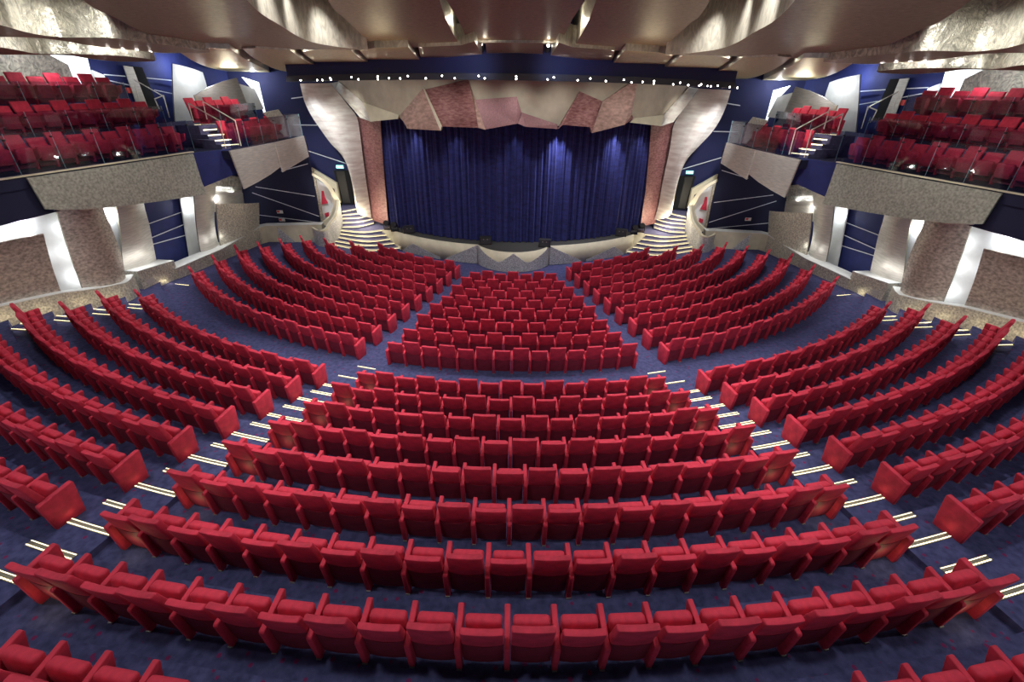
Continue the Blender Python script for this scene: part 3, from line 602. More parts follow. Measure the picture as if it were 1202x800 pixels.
for s in (-1, 1):
    S = LR[s]
    # parapet: base line on the floor, top edge from the measured ledge
    ar, br = (-15.95, 12.9), (-15.1, 16.25)
    rear = [at_v(x, y, ar, br) for x, y in [(-150, 396), (-60, 374.5), (0, 360), (40, 351), (72.6, 344), (98, 341), (122, 337.5), (148.7, 331.7)]]
    rear.append(Vector((-15.12, 16.75, rear[-1].z + .02))); rear.append(Vector((-15.3, 17.15, rear[-2].z + .05)))
    am, bm_ = (-15.4, 17.0), (-15.22, 18.6); midp = [at_v(161, 319, am, bm_), at_v(204, 306, am, bm_)]
    af, bf = (-15.15, 18.8), (-14.05, 25.0); front = [at_v(206.6, 315.5, af, bf), at_v(232, 304.5, af, bf), at_v(260, 292.8, af, bf), at_v(304, 267, af, bf)]
    fw = [Vector((-13.9, 25.2, front[-1].z)), Vector((-12.4, 25.42, front[-1].z)), Vector((-10.9, 25.6, front[-1].z))]
    e = empty('parapet', mx((-15.3, 18, 0), s)); tag(e, 'speckled silver parapet wall along the %s edge of the stalls' % S, 'parapet', 'parapets along the side walls')
    for nm, L, m, sill in (('rear_wall', rear, 'speckle', .35), ('middle_wall', midp, 'speckle', .75), ('front_wall', front, 'speckle', .70), ('stage_end_wall', [front[-1]] + fw, 'cream', .5)):
        L = [mx(p, s) for p in L]
        lo = [Vector((p.x, p.y, -.6)) for p in L]; off = []
        for i, p in enumerate(L):
            q0, q1 = L[max(0, i - 1)], L[min(len(L) - 1, i + 1)]; d = (q1 - q0); d.z = 0; d.normalize(); nrm = Vector((-d.y, d.x, 0))
            if nrm.dot(Vector((0, 14, 0)) - Vector((p.x, p.y, 0))) > 0: nrm = -nrm
            off.append(nrm * sill)
        mb = MB(); mb.thick(lo, L, off); w_ = mb.build(nm, M[m], e)
        sb = MB(); sb.thick([p + Vector((0, 0, .004)) - o.normalized() * .012 for p, o in zip(L, off)], [p + o + Vector((0, 0, .004)) for p, o in zip(L, off)], (0, 0, .025)); tag(sb.build('sill', M['white'], w_), 'pale sill along the top')
    mb = MB(); P = [at_v(x, y, am, bm_) for x, y in [(172, 328), (179.5, 325), (181.5, 331), (174, 334.5)]]
    mb.solid([mx(p, s) + Vector((s * -.012, 0, 0)) for p in P], (s * .01, 0, 0)); tag(mb.build('access_hatch', M['plain_silver']), 'small square hatch in the %s parapet by the cross aisle' % S, 'hatch')
    for q in range(2):                             # triangles of metal on the end wall
        x0, x1 = ((-13.3, -12.35), (-11.75, -11.0))[q]; y0 = 25.2 + (x0 + 13.9) * .14 - .03
        mb = MB(); zt = front[-1].z - .05; tri = [Vector((x0, y0, -.3)), Vector((x1, y0 + .12, -.3)), Vector((x1 if q else x0, y0 + (.12 if q else 0), zt))]
        mb.solid([mx(p, s) for p in tri], (0, .03, 0)); tag(mb.build('metal_facet', M['apron_metal'], e), 'glittering grey metal triangle')
    # backing wall and floor under the panels
    mb = MB(); bk = [(-19.9, 4), (-18.0, 13), (-17.2, 17.5), (-16.9, 21), (-16.0, 24.6), (-15.3, 26.62), (-11.6, 26.8)]
    mb.thick([mx((x, y, -.6), s) for x, y in bk], [mx((x, y, 5.1), s) for x, y in bk], [mx((-.15, .1, 0), s)] * len(bk)); struct(mb.build('wall_%s' % S, M['blue']))
    # panels from the back of the hall towards the stage
    ra, rb = (-16.22, 12.9), (-15.37, 16.25)
    flat_panel(s, 'metal_cladding', 'brown mottled metal panel at the rear end of the %s lower wall', [(-120, 311), (-60, 298), (0, 284.5), (51, 274), (55, 290), (62, 315), (73, 346), (0, 361), (-120, 388)], ra, rb, 'bronze', .06)
    flat_panel(s, 'metal_cladding', 'pale glowing panel framing the brown mottled panel, %s lower wall', [(-120, 292), (-60, 278), (0, 262), (67, 246), (70, 262), (85, 305), (101, 343), (60, 350), (-120, 388)], (-16.75, 12.9), (-15.9, 16.4), 'white', .08)
    curved_panel(s, 'metal_cladding', 'brownish bulging metal panel next to the pale glowing panel, %s lower wall', [(60, 225), (67, 249), (82, 297), (99, 343)], [(112, 222), (122, 246), (136, 280), (143, 302), (149, 333)], (-16.25, 13.6), (-15.45, 16.4), 'bronze', .28)
    curved_panel(s, 'metal_cladding', 'satin silver panel between bright slot and blue recess, %s lower wall', [(133, 225), (138, 250), (142.5, 280), (144, 303), (147, 321)], [(166, 222), (170, 244), (175, 262), (179, 282), (183.5, 305)], (-15.95, 16.6), (-15.85, 18.4), 'plain_silver', .12)
    flat_panel(s, 'metal_cladding', 'bright white slot panel behind the bulging brown panel, %s lower wall', [(105, 225), (142, 225), (150, 325), (138, 330)], (-16.35, 15.4), (-16.15, 17.4), 'white', .06)
    flat_panel(s, 'metal_cladding', 'narrow white lit panel right at the blue recess, %s lower wall', [(210, 222), (230, 222), (237, 301), (223.5, 304)], (-16.05, 18.9), (-15.95, 20.3), 'white', .06)
    flat_panel(s, 'metal_cladding', 'blue recessed panel with three slanting pale strips, %s lower wall', [(160, 222), (216, 222), (227, 306), (205, 312), (178, 309)], (-16.25, 16.9), (-16.1, 19.8), 'blue', .06)
    for k, q in enumerate([((174, 263), (213.5, 249)), ((177, 279.5), (216, 263.5)), ((179, 287), (218.5, 276))]):
        wall_line(s, q, (-16.21, 16.9), (-16.06, 19.8), '%s slanting pale strip in the %s blue recess' % (('top', 'middle', 'bottom')[k], S))
    curved_panel(s, 'metal_cladding', 'tall pinched silver panel beside the narrow lit panel, %s lower wall', [(227, 215), (229, 240), (231, 265), (234, 285), (237, 302)], [(254, 215), (252, 240), (252, 262), (255, 280), (260, 293)], (-15.85, 19.2), (-15.25, 21.6), 'plain_silver', .10)
    curved_panel(s, 'metal_cladding', 'upper silver panel lit from below, above the dark speckled panel, %s lower wall', [(236, 200), (237, 212), (238, 226)], [(283, 208), (283.5, 216), (284.5, 227)], (-16.25, 20.0), (-15.45, 24.0), 'swirl', .08)
    curved_panel(s, 'metal_cladding', 'silver band panel under the upper lit panel, %s lower wall', [(236, 223), (238, 236), (240, 250)], [(285, 226), (286, 234), (287, 244)], (-15.8, 20.0), (-14.95, 24.0), 'plain_silver', .10)
    curved_panel(s, 'metal_cladding', 'dark speckled curved panel on the parapet, %s lower wall', [(254, 239), (255, 256), (257, 274), (259.5, 292)], [(304, 238), (304.3, 248), (304.4, 258), (304.5, 268)], (-15.15, 21.3), (-14.1, 25.1), 'speckle', .22)
    # blue wall towards the stage stairs
    fa, fb = (-15.2, 26.3), (-10.6, 26.55)
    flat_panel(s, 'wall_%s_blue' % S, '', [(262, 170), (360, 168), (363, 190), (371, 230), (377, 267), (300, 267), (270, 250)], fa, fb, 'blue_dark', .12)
    fa2, fb2 = (-15.2, 26.24), (-10.6, 26.49)
    for k, q in enumerate([((330, 201), (361, 192.5)), ((300, 219.5), (369, 230.5)), ((296, 226.5), (374, 254)), ((304, 252.5), (375.5, 261.5))]):
        wall_line(s, q, fa2, fb2, '%s pale strip from the top on the blue wall beside the %s stage stairs' % (ORD[k + 1], S), .035)
    e = None
    for k, (cx, cy) in enumerate([(328.5, 248.5), (331, 258)]):
        P = at_v(cx, cy, fa2, fb2); e = empty('fire_sign', mx(P, s)); tag(e, '%s small red and white sign on the blue wall by the %s stage stairs' % (('upper', 'lower')[k], S), 'sign')
        if s > 0 and k == 1: bpy.data.objects.remove(e); continue
        mb = MB(); mb.box(mx(P, s), (.34, .03, .17)); mb.build('plate', M['sign_white'], e)
        mb = MB(); mb.box(mx(P, s) + Vector((-.08, -.02, .02)), (.15, .02, .10)); tag(mb.build('red_field', M['sign_red'], e), 'red left part')
    # upper blue wall behind the stage stairs, with the exit
    ga, gb = (-15.2, 27.6), (-8.4, 29.6)
    P = [at_v(x, y, ga, gb) for x, y in [(330, 60), (460, 60)]]
    mb = MB(); n = Vector((.28, -.96, 0))
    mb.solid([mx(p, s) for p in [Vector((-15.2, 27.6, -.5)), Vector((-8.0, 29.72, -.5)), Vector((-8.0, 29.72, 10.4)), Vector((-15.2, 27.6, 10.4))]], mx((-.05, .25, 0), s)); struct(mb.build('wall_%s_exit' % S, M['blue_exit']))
    ga2, gb2 = (-15.2, 27.53), (-8.4, 29.53)
    P = [at_v(x, y, ga2, gb2) for x, y in [(391.5, 200), (412.5, 200), (418, 239.5), (401.5, 239.5)]]
    mb = MB(); mb.solid([mx(p, s) for p in P], (0, .06, 0)); d = struct(mb.build('door_%d' % (1 if s < 0 else 2), M['dark']))
    P2 = [at_v(x, y, (-15.2, 27.5), (-8.4, 29.5)) for x, y in [(394.5, 201), (404, 201), (411, 238), (403, 238.5)]]
    mb = MB(); mb.solid([mx(p, s) for p in P2], (0, .03, 0)); mb.build('door_leaf', M['blackmetal'], d)
    P = at_v(398.8, 195.7, (-15.2, 27.42), (-8.4, 29.42)); e = empty('exit_sign', mx(P, s)); tag(e, 'glowing green exit sign above the doorway by the %s stage stairs' % S, 'exit sign', 'exit signs above the stage doorways')
    mb = MB(); mb.box(mx(P, s), (.42, .05, .17)); mb.build('lit_plate', M['exit'], e)
    mb = MB(); mb.box(mx(P, s) + Vector((-.05, -.03, 0)), (.20, .02, .05)); mb.box(mx(P, s) + Vector((.10, -.03, 0)), (.05, .02, .12)); tag(mb.build('pictogram', M['whitemark'], e), 'white running figure and arrow mark')
    for k, q in enumerate([((342, 116), (357, 114)), ((343, 147), (372, 147.3)), ((360, 177), (407, 192.5))]):
        wall_line(s, q, ga2, gb2, '%s pale strip from the top on the blue wall between balcony and %s sail panel' % (ORD[k + 1], S), .045)

    # ------------------------------------------------------------------ the balcony
    u, n = Vector((.253, .967, 0)).normalized(), Vector((-.967, .253, 0)).normalized(); E1 = Vector((-13.94, 13.5, 0))
    u2, n2 = Vector((.111, .994, 0)).normalized(), Vector((-.994, .111, 0)).normalized(); E2 = Vector((-11.4, 19.5, 0))
    B1 = lambda d, t, z: E1 + n * d + u * t + Vector((0, 0, z))
    B2 = lambda d, t, z: E2 + n2 * d + u2 * t + Vector((0, 0, z))
    T1, T2, T3 = 5.41, 6.23, 7.03
    out = [B1(0, -9, T1), B1(0, 5.65, T1), B2(.6, -.1, T1), B2(0, -.1, T1), B2(0, 5.9, T1), B2(1.6, 6.1, T1), Vector((-15.0, 27.4, T1)), Vector((-17.5, 22, T1)), B1(4.6, -9, T1)]
    mb = MB(); mb.solid([mx(p, s) for p in out], (0, 0, -.32)); struct(mb.build('floor_balcony_%s' % S, M['blue_dark']))
    mb = MB(); mb.solid([mx(p, s) for p in [B1(1.62, -9, T2), B1(1.62, 6.6, T2), B1(4.6, 7.0, T2), B1(4.6, -9, T2)]], (0, 0, T1 - T2))
    mb.solid([mx(p, s) for p in [B2(1.62, .7, T2), B2(1.62, 5.0, T2), B2(3.4, 5.2, T2), B2(4.2, .7, T2)]], (0, 0, T1 - T2)); struct(mb.build('floor_balcony_%s_middle_tier' % S, M['purple']))
    mb = MB(); mb.solid([mx(p, s) for p in [B1(2.80, -9, T3), B1(2.80, 6.2, T3), B1(4.6, 6.6, T3), B1(4.6, -9, T3)]], (0, 0, T2 - T3)); struct(mb.build('floor_balcony_%s_top_tier' % S, M['purple']))
    # fascia panels
    p_ = lambda d, t: V2(B1(d, t, 0)); p2 = lambda d, t: V2(B2(d, t, 0))
    fp = lambda L, a, b: [mx(at_v(x, y, a, b), s) for x, y in L]
    tag(MB().solid(fp([(32, 209), (130, 195), (228, 180), (235, 203), (242, 228), (185, 236.5), (133, 243), (90, 246), (53.5, 245.5)], p_(-.14, 0), p_(-.14, 5)), mx((-.06, .02, 0), s)).build('balcony_fascia', M['fascia']), 'long taupe metal fascia panel on the front of the %s balcony' % S, 'fascia panel', 'balcony fascia panels')
    e = empty('balcony_fascia', mx(B2(-.1, .5, 4.8), s)); tag(e, 'larger satin silver fascia panel nearest the stairs on the %s balcony' % S, 'fascia panel', 'balcony fascia panels')
    MB().solid(fp([(270, 177), (296, 172.3), (322.3, 167), (326.5, 181), (330.4, 195), (318, 204.5), (303, 213.5), (287, 221.8), (278, 198)], p2(-.10, 0), p2(-.10, 5)), mx((-.05, 0, 0), s)).build('face_plate', M['plain_silver'], e)
    e = empty('balcony_fascia', mx(B2(-.1, 4.5, 4.8), s)); tag(e, 'smaller satin silver fascia panel at the stage end of the %s balcony' % S, 'fascia panel', 'balcony fascia panels')
    MB().solid(fp([(322.7, 166.9), (340, 163), (356.6, 159.4), (360, 172), (362.8, 183.8), (348, 192.5), (332.2, 202)], p2(-.16, 0), p2(-.16, 5)), mx((-.05, 0, 0), s)).build('face_plate', M['plain_silver'], e)
    tag(MB().solid(fp([(-120, 233), (-60, 224.5), (0, 216), (31, 210.5), (53.5, 246), (72, 247), (47, 253.5), (0, 265), (-60, 280), (-120, 295)], p_(.05, 0), p_(.05, 5)), mx((-.08, .02, 0), s)).build('balcony_fascia', M['blue_dark']), 'dark navy fascia panel at the rear end of the %s balcony' % S, 'fascia panel')
    tag(MB().solid(fp([(222, 180), (270.5, 174.5), (279, 203), (240, 219), (228, 200)], V2(B1(-.04, 5.3, 0)), V2(B2(.03, .25, 0))), mx((-.08, .04, 0), s)).build('balcony_fascia', M['blue']), 'navy recessed fascia panel under the %s balcony stairs' % S, 'fascia panel')
    mb = MB(); mb.thick([mx(p, s) for p in [B1(-.05, -9, T1), B1(-.05, 5.6, T1)]], [mx(p, s) for p in [B1(.12, -9, T1), B1(.12, 5.6, T1)]], (0, 0, .035)); tag(mb.build('edge_trim', M['cream']), 'thin pale trim along the long front edge of the %s balcony' % S, 'trim')
    # glass balustrades: one pane per thing
    def pane(A, B, h, label, clip=True):
        e = empty('glass_balustrade', mx((A + B) / 2, s)); tag(e, label, 'glass pane', 'glass balustrade panes of the %s balcony' % S)
        mb = MB(); mb.solid([mx(p, s) for p in [A, B, B + Vector((0, 0, h)), A + Vector((0, 0, h))]], mx((B - A).normalized().cross(Vector((0, 0, 1))) * .012, s)); mb.build('pane', M['glass'], e)
        mb = MB(); mb.bar(mx(B + Vector((0, 0, 0)), s), mx(B + Vector((0, 0, h)), s), .008, 6); tag(mb.build('pane_edge', M['glass_edge'], e), 'greenish polished edge')
        if clip: mb = MB(); mb.box(mx(B - (B - A).normalized() * .03 + Vector((0, 0, h - .16)), s), (.06, .045, .05)); tag(mb.build('clip', M['blackmetal'], e), 'black joint clip')
    for k in range(7): t = 5.75 - 1.16 * k; pane(B1(.05, t - 1.14, T1 + .03), B1(.05, t, T1 + .03), 1.08, 'clear glass pane on the long front edge of the %s balcony, %s from the stairs' % (S, ORD[k + 1]))
    for k in range(6): t = 6.3 - 1.16 * k; pane(B1(1.66, t - 1.14, T2), B1(1.66, t, T2), .72, 'glass pane before the middle seat row, %s balcony, %s from the stairs' % (S, ORD[k + 1]))
    for k in range(5): t = 6.05 - 1.16 * k; pane(B1(2.84, t - 1.14, T3), B1(2.84, t, T3), .72, 'glass pane before the top seat row, %s balcony, %s from the stairs' % (S, ORD[k + 1]))
    for k in range(5): t = 5.75 - 1.12 * k; pane(B2(.05, t - 1.1, T1 + .03), B2(.05, t, T1 + .03), 1.0, 'glass pane above the silver fascia, %s balcony, %s from the stage' % (S, ORD[k + 1]))
    for k in range(3): t = 4.8 - 1.3 * k; pane(B2(1.66, t - 1.28, T2), B2(1.66, t, T2), .7, 'glass pane before the upper row of the %s balcony stage end, %s from the stage' % (S, ORD[k + 1]))
    pane(B2(1.5, 5.8, T1 + .03), B2(.1, 5.8, T1 + .03), 1.0, 'glass side pane closing the stage end of the %s balcony' % S, False)
    # seats of the balcony
    def bal_row(fn, d, t_end, cnt, z, first_tall, where, base_a):
        for i in range(cnt):
            p = mx(fn(d, t_end - .28 - .56 * i, z), s); tall = (i % 2 == 0) == first_tall
            q = to_px(p + Vector((0, 0, .6)))
            if q is None or not (-30 < q[0] < 1232): continue
            a = base_a if s < 0 else -base_a
            t = empty('balcony_chair', p, a); tag(t, '%s seat, %s from %s' % ('tall' if tall else 'low', ORD[i + 1], where), 'seat', 'red seats of the %s balcony' % S)
            part(ME['tall' if tall else 'low'], 'backrest', t); tag(part(ME['shell'], 'back_shell', t), 'dark maroon lower back shell')
            part(ME['cushion'], 'seat_cushion', t)
            lend = (i == 0) if s > 0 else (i == cnt - 1); rend = (i == cnt - 1) if s > 0 else (i == 0)
            part(ME['endl'] if lend else ME['arm'], 'armrest', t)
            if rend: part(ME['endr'], 'armrest', t)
    a1 = math.atan2(n.x, -n.y); a2 = math.atan2(n2.x, -n2.y)
    bal_row(B1, 1.0, 6.0, 16, T1, False, 'the stairs, lowest long row of the %s balcony' % S, a1)
    bal_row(B1, 2.2, 6.2, 14, T2, False, 'the stairs, middle row of the %s balcony' % S, a1)
    bal_row(B1, 3.38, 6.0, 13, T3, False, 'the door end, top row of the %s balcony' % S, a1)
    bal_row(B2, 1.0, 4.95, 7, T1, True, 'the stage, front row of the %s balcony stage end' % S, a2)
    bal_row(B2, 2.2, 4.45, 6, T2, False, 'the stage, upper row of the %s balcony stage end' % S, a2)
    # lit stairs of the balcony with handrails
    e = empty('balcony_stairs', mx(B2(.7, .1, T1), s)); tag(e, 'short flight of lit steps climbing the %s balcony' % S, 'stairs', 'lit balcony stairs')
    SP = [((260, 170), (280, 168.6)), ((252, 164.5), (271, 163)), ((244, 158.3), (262.5, 157)), ((235, 152.3), (254, 151)), ((228, 146.3), (252.5, 145))]
    for i, (a, b) in enumerate(SP):
        z = T1 + .165 * (i + 1); A, Bp = at_z(*a, z), at_z(*b, z); bk = (n + n2).normalized() * .9
        mb = MB(); mb.solid([mx(p, s) for p in [A, Bp, Bp + bk, A + bk]], (0, 0, -.165)); st = mb.build('step', M['purple'], e)
        nb = MB(); w = (Bp - A).normalized() * .02; f = -bk.normalized() * .02
        nb.solid([mx(p + f, s) for p in [A, Bp, Bp + Vector((0, 0, -.035)), A + Vector((0, 0, -.035))]], mx(-f * 1.2, s)); tag(nb.build('led_strip', M['led'], st), 'warm LED step edge')
    def rail(pts, label):
        mb = MB(); e = empty('handrail', mx(pts[0], s)); tag(e, label % S, 'handrail', 'steel handrails of the %s balcony' % S)
        for p, q in zip(pts[1:], pts[2:-1] if len(pts) > 3 else pts[2:]): mb.bar(mx(p, s), mx(q, s), .022, 8)
        mb.build('rail', M['chrome'], e)
        for p, q in ((pts[0], pts[1]), (pts[-1], pts[-2])): m2 = MB(); m2.bar(mx(p, s), mx(q, s), .02, 8); m2.build('post', M['chrome'], e)
    ra_, rb_ = V2(B2(0, .75, 0)), V2(B2(3, .75, 0)); la_, lb_ = V2(B2(0, -.35, 0)), V2(B2(3, -.35, 0))
    g = lambda L, a, b: [at_v(x, y, a, b) for x, y in L]
    rail(g([(283, 171), (276, 141.5), (238, 119), (243, 140)], ra_, rb_), 'sloping steel handrail on the stage side of the %s balcony stairs')
    rail(g([(265, 174), (257.5, 141.5), (221, 121), (227, 142)], la_, lb_), 'sloping steel handrail on the rear side of the %s balcony stairs')
    ua, ub = V2(B1(3.6, 0, 0)), V2(B1(3.6, 6, 0))
    rail(g([(187, 128), (181.5, 116), (192, 112), (199, 138)], ua, ub), 'short steel guard rail at the head of the %s balcony stairs')
    rail(g([(164, 118), (156, 92.5), (191, 112.5), (192.5, 116)], V2(B1(3.7, 0, 0)), V2(B1(3.7, 6, 0))), 'steel handrail sloping down from the %s balcony door')
    # walls above the balcony, with panels and openings
    wa, wb = B1(4.45, -9, 0), B1(4.45, 7.2, 0)
    mb = MB(); L = [wa, wb, Vector((-15.2, 27.6, 0))]
    mb.thick([mx(p + Vector((0, 0, 5.2)), s) for p in L], [mx(p + Vector((0, 0, 10.6)), s) for p in L], [mx((-.2, .05, 0), s)] * 3); struct(mb.build('wall_%s_balcony' % S, M['blue']))
    q = lambda d: (V2(B1(d, 0, 0)), V2(B1(d, 6, 0)))
    flat_panel(s, 'metal_cladding', 'swirled silver panel behind the top row of the %s balcony', [(-90, 45), (0, 55), (50, 60), (80, 76), (94, 112), (-90, 120)], *q(4.2), 'swirl', .06)
    flat_panel(s, 'wall_light_box', 'brilliant white lit opening above the top seats of the %s balcony', [(40, 58), (101, 62), (109, 94), (97, 112), (70, 112), (60, 80)], *q(4.3), 'slot', .05, 'light panel', 'lit openings in the balcony walls')
    flat_panel(s, 'metal_cladding', 'pale panel low on the wall beside the %s balcony lit opening', [(108, 82), (122, 88), (136, 112), (100, 112)], *q(4.28), 'white', .05)
    P = [at_v(x, y, *q(4.38)) for x, y in [(147, 77), (167, 79), (187, 128), (165, 128)]]; mb = MB(); mb.solid([mx(p, s) for p in P], mx((-.04, .01, 0), s)); d = struct(mb.build('door_%d' % (3 if s < 0 else 4), M['dark']))
    P = [at_v(x, y, *q(4.32)) for x, y in [(145, 77), (156, 78.5), (174, 126), (162, 126)]]; mb = MB(); mb.solid([mx(p, s) for p in P], mx((-.04, .01, 0), s)); mb.build('door_jamb', M['plain_silver'], d)
    for k, qq in enumerate([((122, 88), (147, 90)), ((128, 95), (152, 100.5)), ((172, 92), (203, 95)), ((181, 106), (203, 110.5))]):
        wall_line(s, qq, *q(4.40), '%s pale strip on the blue wall by the door of the %s balcony' % (ORD[k + 1], S), .035)
    P = at_v(151.5, 106, *q(4.38)); mb = MB(); mb.box(mx(P, s), (.05, .22, .20)); tag(mb.build('fire_sign', M['sign_red']), 'tiny red square sign left of the door on the %s balcony wall' % S if s < 0 else 'tiny red square sign by the door on the right balcony wall', 'sign')
    wc, wd = (-16.05, 21.3), (-15.1, 26.0)
    curved_panel(s, 'metal_cladding', 'tall white curved-top panel standing behind the %s balcony stairs', [(202.5, 74.5), (203, 95), (204, 118), (206, 146)], [(238, 85), (242.5, 100), (246, 120), (246, 146)], V2(B1(3.95, 0, 0)), V2(B1(3.95, 6, 0)), 'white', .15)
    flat_panel(s, 'metal_cladding', 'grey arched panel with pale rim behind the upper seats of the %s balcony stage end', [(229, 112), (245, 102.5), (262, 95.5), (278, 91.5), (283, 104), (290, 122), (286, 128), (238, 130)], p2(2.75, 0), p2(2.75, 5), 'plain_silver', .06)
    flat_panel(s, 'rim_post', 'slanting cream rim post at the end of the arched panel, %s balcony', [(228, 111.5), (231, 112.5), (244.5, 143), (240.5, 145)], p2(2.68, 0), p2(2.68, 5), 'cream', .05, 'post')
    flat_panel(s, 'metal_cladding', 'pale panel between arched panel and lit opening, %s balcony stage end', [(280, 98), (299, 104), (310, 128), (286, 130)], p2(3.1, 0), p2(3.1, 5), 'white', .05)
    flat_panel(s, 'wall_light_box', 'brilliant white lit opening near the stage end of the %s balcony', [(284.5, 90.5), (307, 97.5), (312, 104), (321.5, 130), (311, 133), (300, 108)], p2(3.35, 0), p2(3.35, 5), 'slot', .05, 'light panel', 'lit openings in the balcony walls')
    flat_panel(s, 'balcony_end_screen', 'speckled silver end panel behind the glass at the stage end of the %s balcony', [(309, 132), (327, 128.5), (334, 138), (345, 137), (341.5, 160), (337, 163)], p2(.9, 0), p2(.9, 5), 'speckle', .05)
for o in list(bpy.data.objects):
    if o.name.startswith('wall_') and o.name.endswith('_blue'):
        o['kind'] = 'structure'
        for k in ('label', 'category', 'group'):
            if k in o: del o[k]
# ------------------------------------------------------------------ the ceiling: hanging metal sails at stepped heights
SL = .02
mb = MB(); mb.box((0, 12, EYE + 3.0), (46, 40, .1)); struct(mb.build('ceiling', M['dark']))
def ceil_panel(px, h0, up, label, s=-1, m='ceil_brown', edge='silver', both=False, name='ceiling_baffle', group='hanging metal ceiling panels', curve=True):
    P = [mx(at_s(x, y, h0, SL), s) for x, y in px]
    c = sum(P, Vector()) / len(P); e = empty(name, c); tag(e, label, 'ceiling panel', group)
    mb = MB(); mb.add(P, [tuple(range(len(P)))]); mb.add([p + Vector((0, 0, .03)) for p in P], [tuple(range(len(P)))[::-1]]); mb.build('soffit_plate', M[m], e)
    mb = MB(); Q = P + [P[0]]; mb.ribbon([p - Vector((0, 0, .004)) for p in Q], [p + Vector((0, 0, up)) for p in Q]); tag(mb.build('edge_face', M[edge], e, smooth=False), 'upright silver edge')
    return e
def dens(P, n=5): return [(p.x, p.y) for p in smooth_curve([Vector((x, y, 0)) for x, y in P], n)]
h = 1.40
ceil_panel([(492, -100), (524, 0), (537, 22), (545, 38), (548, 51), (657, 52), (663, 40), (672, 22), (687, 0), (722, -100)], h, .6, 'broad brown ceiling panel over the middle of the hall')
ceil_panel([(548, 49.5), (570, 49.5), (571, 62.3), (606, 61.8), (637, 63.3), (638, 50), (657, 50.5)], h - .06, .5, 'narrow ceiling panel between the two lamp slots before the bridge')
for s in (-1, 1):
    S = LR[s]
    ceil_panel(dens([(338, -100), (385, 0), (405, 22), (430, 46), (441, 55.5)]) + [(490, 55.5)] + dens([(541, 55.5), (527, 30), (516, 0), (488, -100)]), h - .12, .8, 'brown ceiling panel with a bright edge, between the middle panel and the %s silver wave' % S, s)
    ceil_panel([(491, 55), (492.5, 63), (495, 70.3), (530, 66.5), (566, 63.5), (562, 57), (557, 48), (541, 53)], h - .20, .5, 'gold-brown ceiling panel before the bridge, first from the middle on the %s' % S, s)
    ceil_panel([(422, 59), (429, 67), (435, 72.8), (460, 71.8), (493, 70.5), (486, 63), (479, 55), (440, 56)], h - .28, .5, 'gold ceiling panel before the bridge, second from the middle on the %s' % S, s, 'ceil_gold')
    ceil_panel(dens([(354, 60.5), (366, 70), (380, 78.3)]) + [(405, 76), (433, 73.2), (421, 67), (412, 59), (380, 57)], h - .36, .5, 'gold ceiling panel before the bridge, third from the middle on the %s' % S, s, 'ceil_gold')
    ceil_panel(dens([(284, 57), (299, 69), (324, 81), (352, 86.8)]) + [(362, 83), (377, 79), (356, 70), (341, 59), (300, 56)], h - .44, .5, 'gold ceiling panel over the stage end of the %s balcony' % S, s, 'ceil_gold')
    ceil_panel(dens([(212, 62), (228, 72), (250, 80.3), (285, 85.8), (318, 86)]) + [(313, 82), (287, 69), (270, 57), (240, 56)], h - .50, .4, 'gold curved ceiling panel meeting the blue wall above the %s balcony stairs' % S, s, 'ceil_gold')
    ceil_panel(dens([(-20, -90), (97, 0), (130, 18), (165, 36), (200, 48), (245, 57)]) + [(300, 58), (370, 57.5)] + dens([(432, 58.5), (395, 54.5), (360, 47), (330, 30), (290, 0), (225, -90)]), h - .40, 1.7, 'large dark bronze ceiling panel with a tall wavy silver edge, %s side' % S, s)
    ceil_panel(dens([(-140, -6), (-60, 16), (0, 29), (33, 38), (66.5, 43), (100, 43.6), (133, 44.3), (166, 49), (200, 53), (246, 59.5)]) + dens([(246, 61.5), (195, 62), (166, 59.8), (133, 57), (100, 52.4), (66, 46.6), (33, 43.8), (0, 43), (-60, 43), (-140, 43)]), h - .55, 1.5, 'upper wavy bronze ceiling panel over the %s balcony' % S, s, edge='swirl')
    ceil_panel(dens([(-140, 34), (-60, 45), (0, 55), (23, 59), (45, 62.8), (83, 63), (116, 64), (150, 66), (183, 70)]) + dens([(180, 71.8), (140, 72), (104, 68.5), (82, 65), (45, 64.2), (0, 64), (-60, 64), (-140, 64)]), h - .68, 1.0, 'lower wavy bronze ceiling panel over the %s balcony' % S, s, edge='swirl')
# spot lamps in the slots beside the middle panel
for x, y, lab in ((564.5, 54.5, 'small black stage spotlight in the ceiling slot left of centre'), (642.5, 56, 'small black stage spotlight in the ceiling slot right of centre')):
    p = at_y(x, y, 18.6); e = empty('stage_spotlight', p); tag(e, lab, 'spotlight', 'stage spotlights in the ceiling slots')
    mb = MB(); mb.bar(p + Vector((0, .2, -.05)), p + Vector((0, -.15, .06)), .10, 12); mb.build('lamp_body', M['blackmetal'], e)
    mb = MB(); mb.box(p + Vector((0, .05, .3)), (.04, .04, .6)); mb.build('hanger', M['blackmetal'], e)
    mb = MB(); mb.bar(p + Vector((.02, -.14, .055)), p + Vector((.02, -.17, .05)), .045, 10); mb.build('lens', M['lens'], e)
# ------------------------------------------------------------------ light: the hall's own lamps plus added fill
def lamp(kind, loc, power, col=(1, .95, .88), target=None, size=.2, angle=90, blend=1.0, shape=None, size_y=None, name='lamp'):
    l = bpy.data.lights.new(name, kind); l.energy = power; l.color = col
    o = bpy.data.objects.new(name, l); C.objects.link(o); o.location = loc
    if kind == 'SPOT': l.spot_size = math.radians(angle); l.spot_blend = blend; l.shadow_soft_size = size
    elif kind == 'POINT': l.shadow_soft_size = size
    elif kind == 'AREA':
        l.size = size
        if size_y: l.shape = 'RECTANGLE'; l.size_y = size_y
    if target is not None: o.rotation_euler = (Vector(target) - Vector(loc)).to_track_quat('-Z', 'Y').to_euler()
    return o
K = 1.0
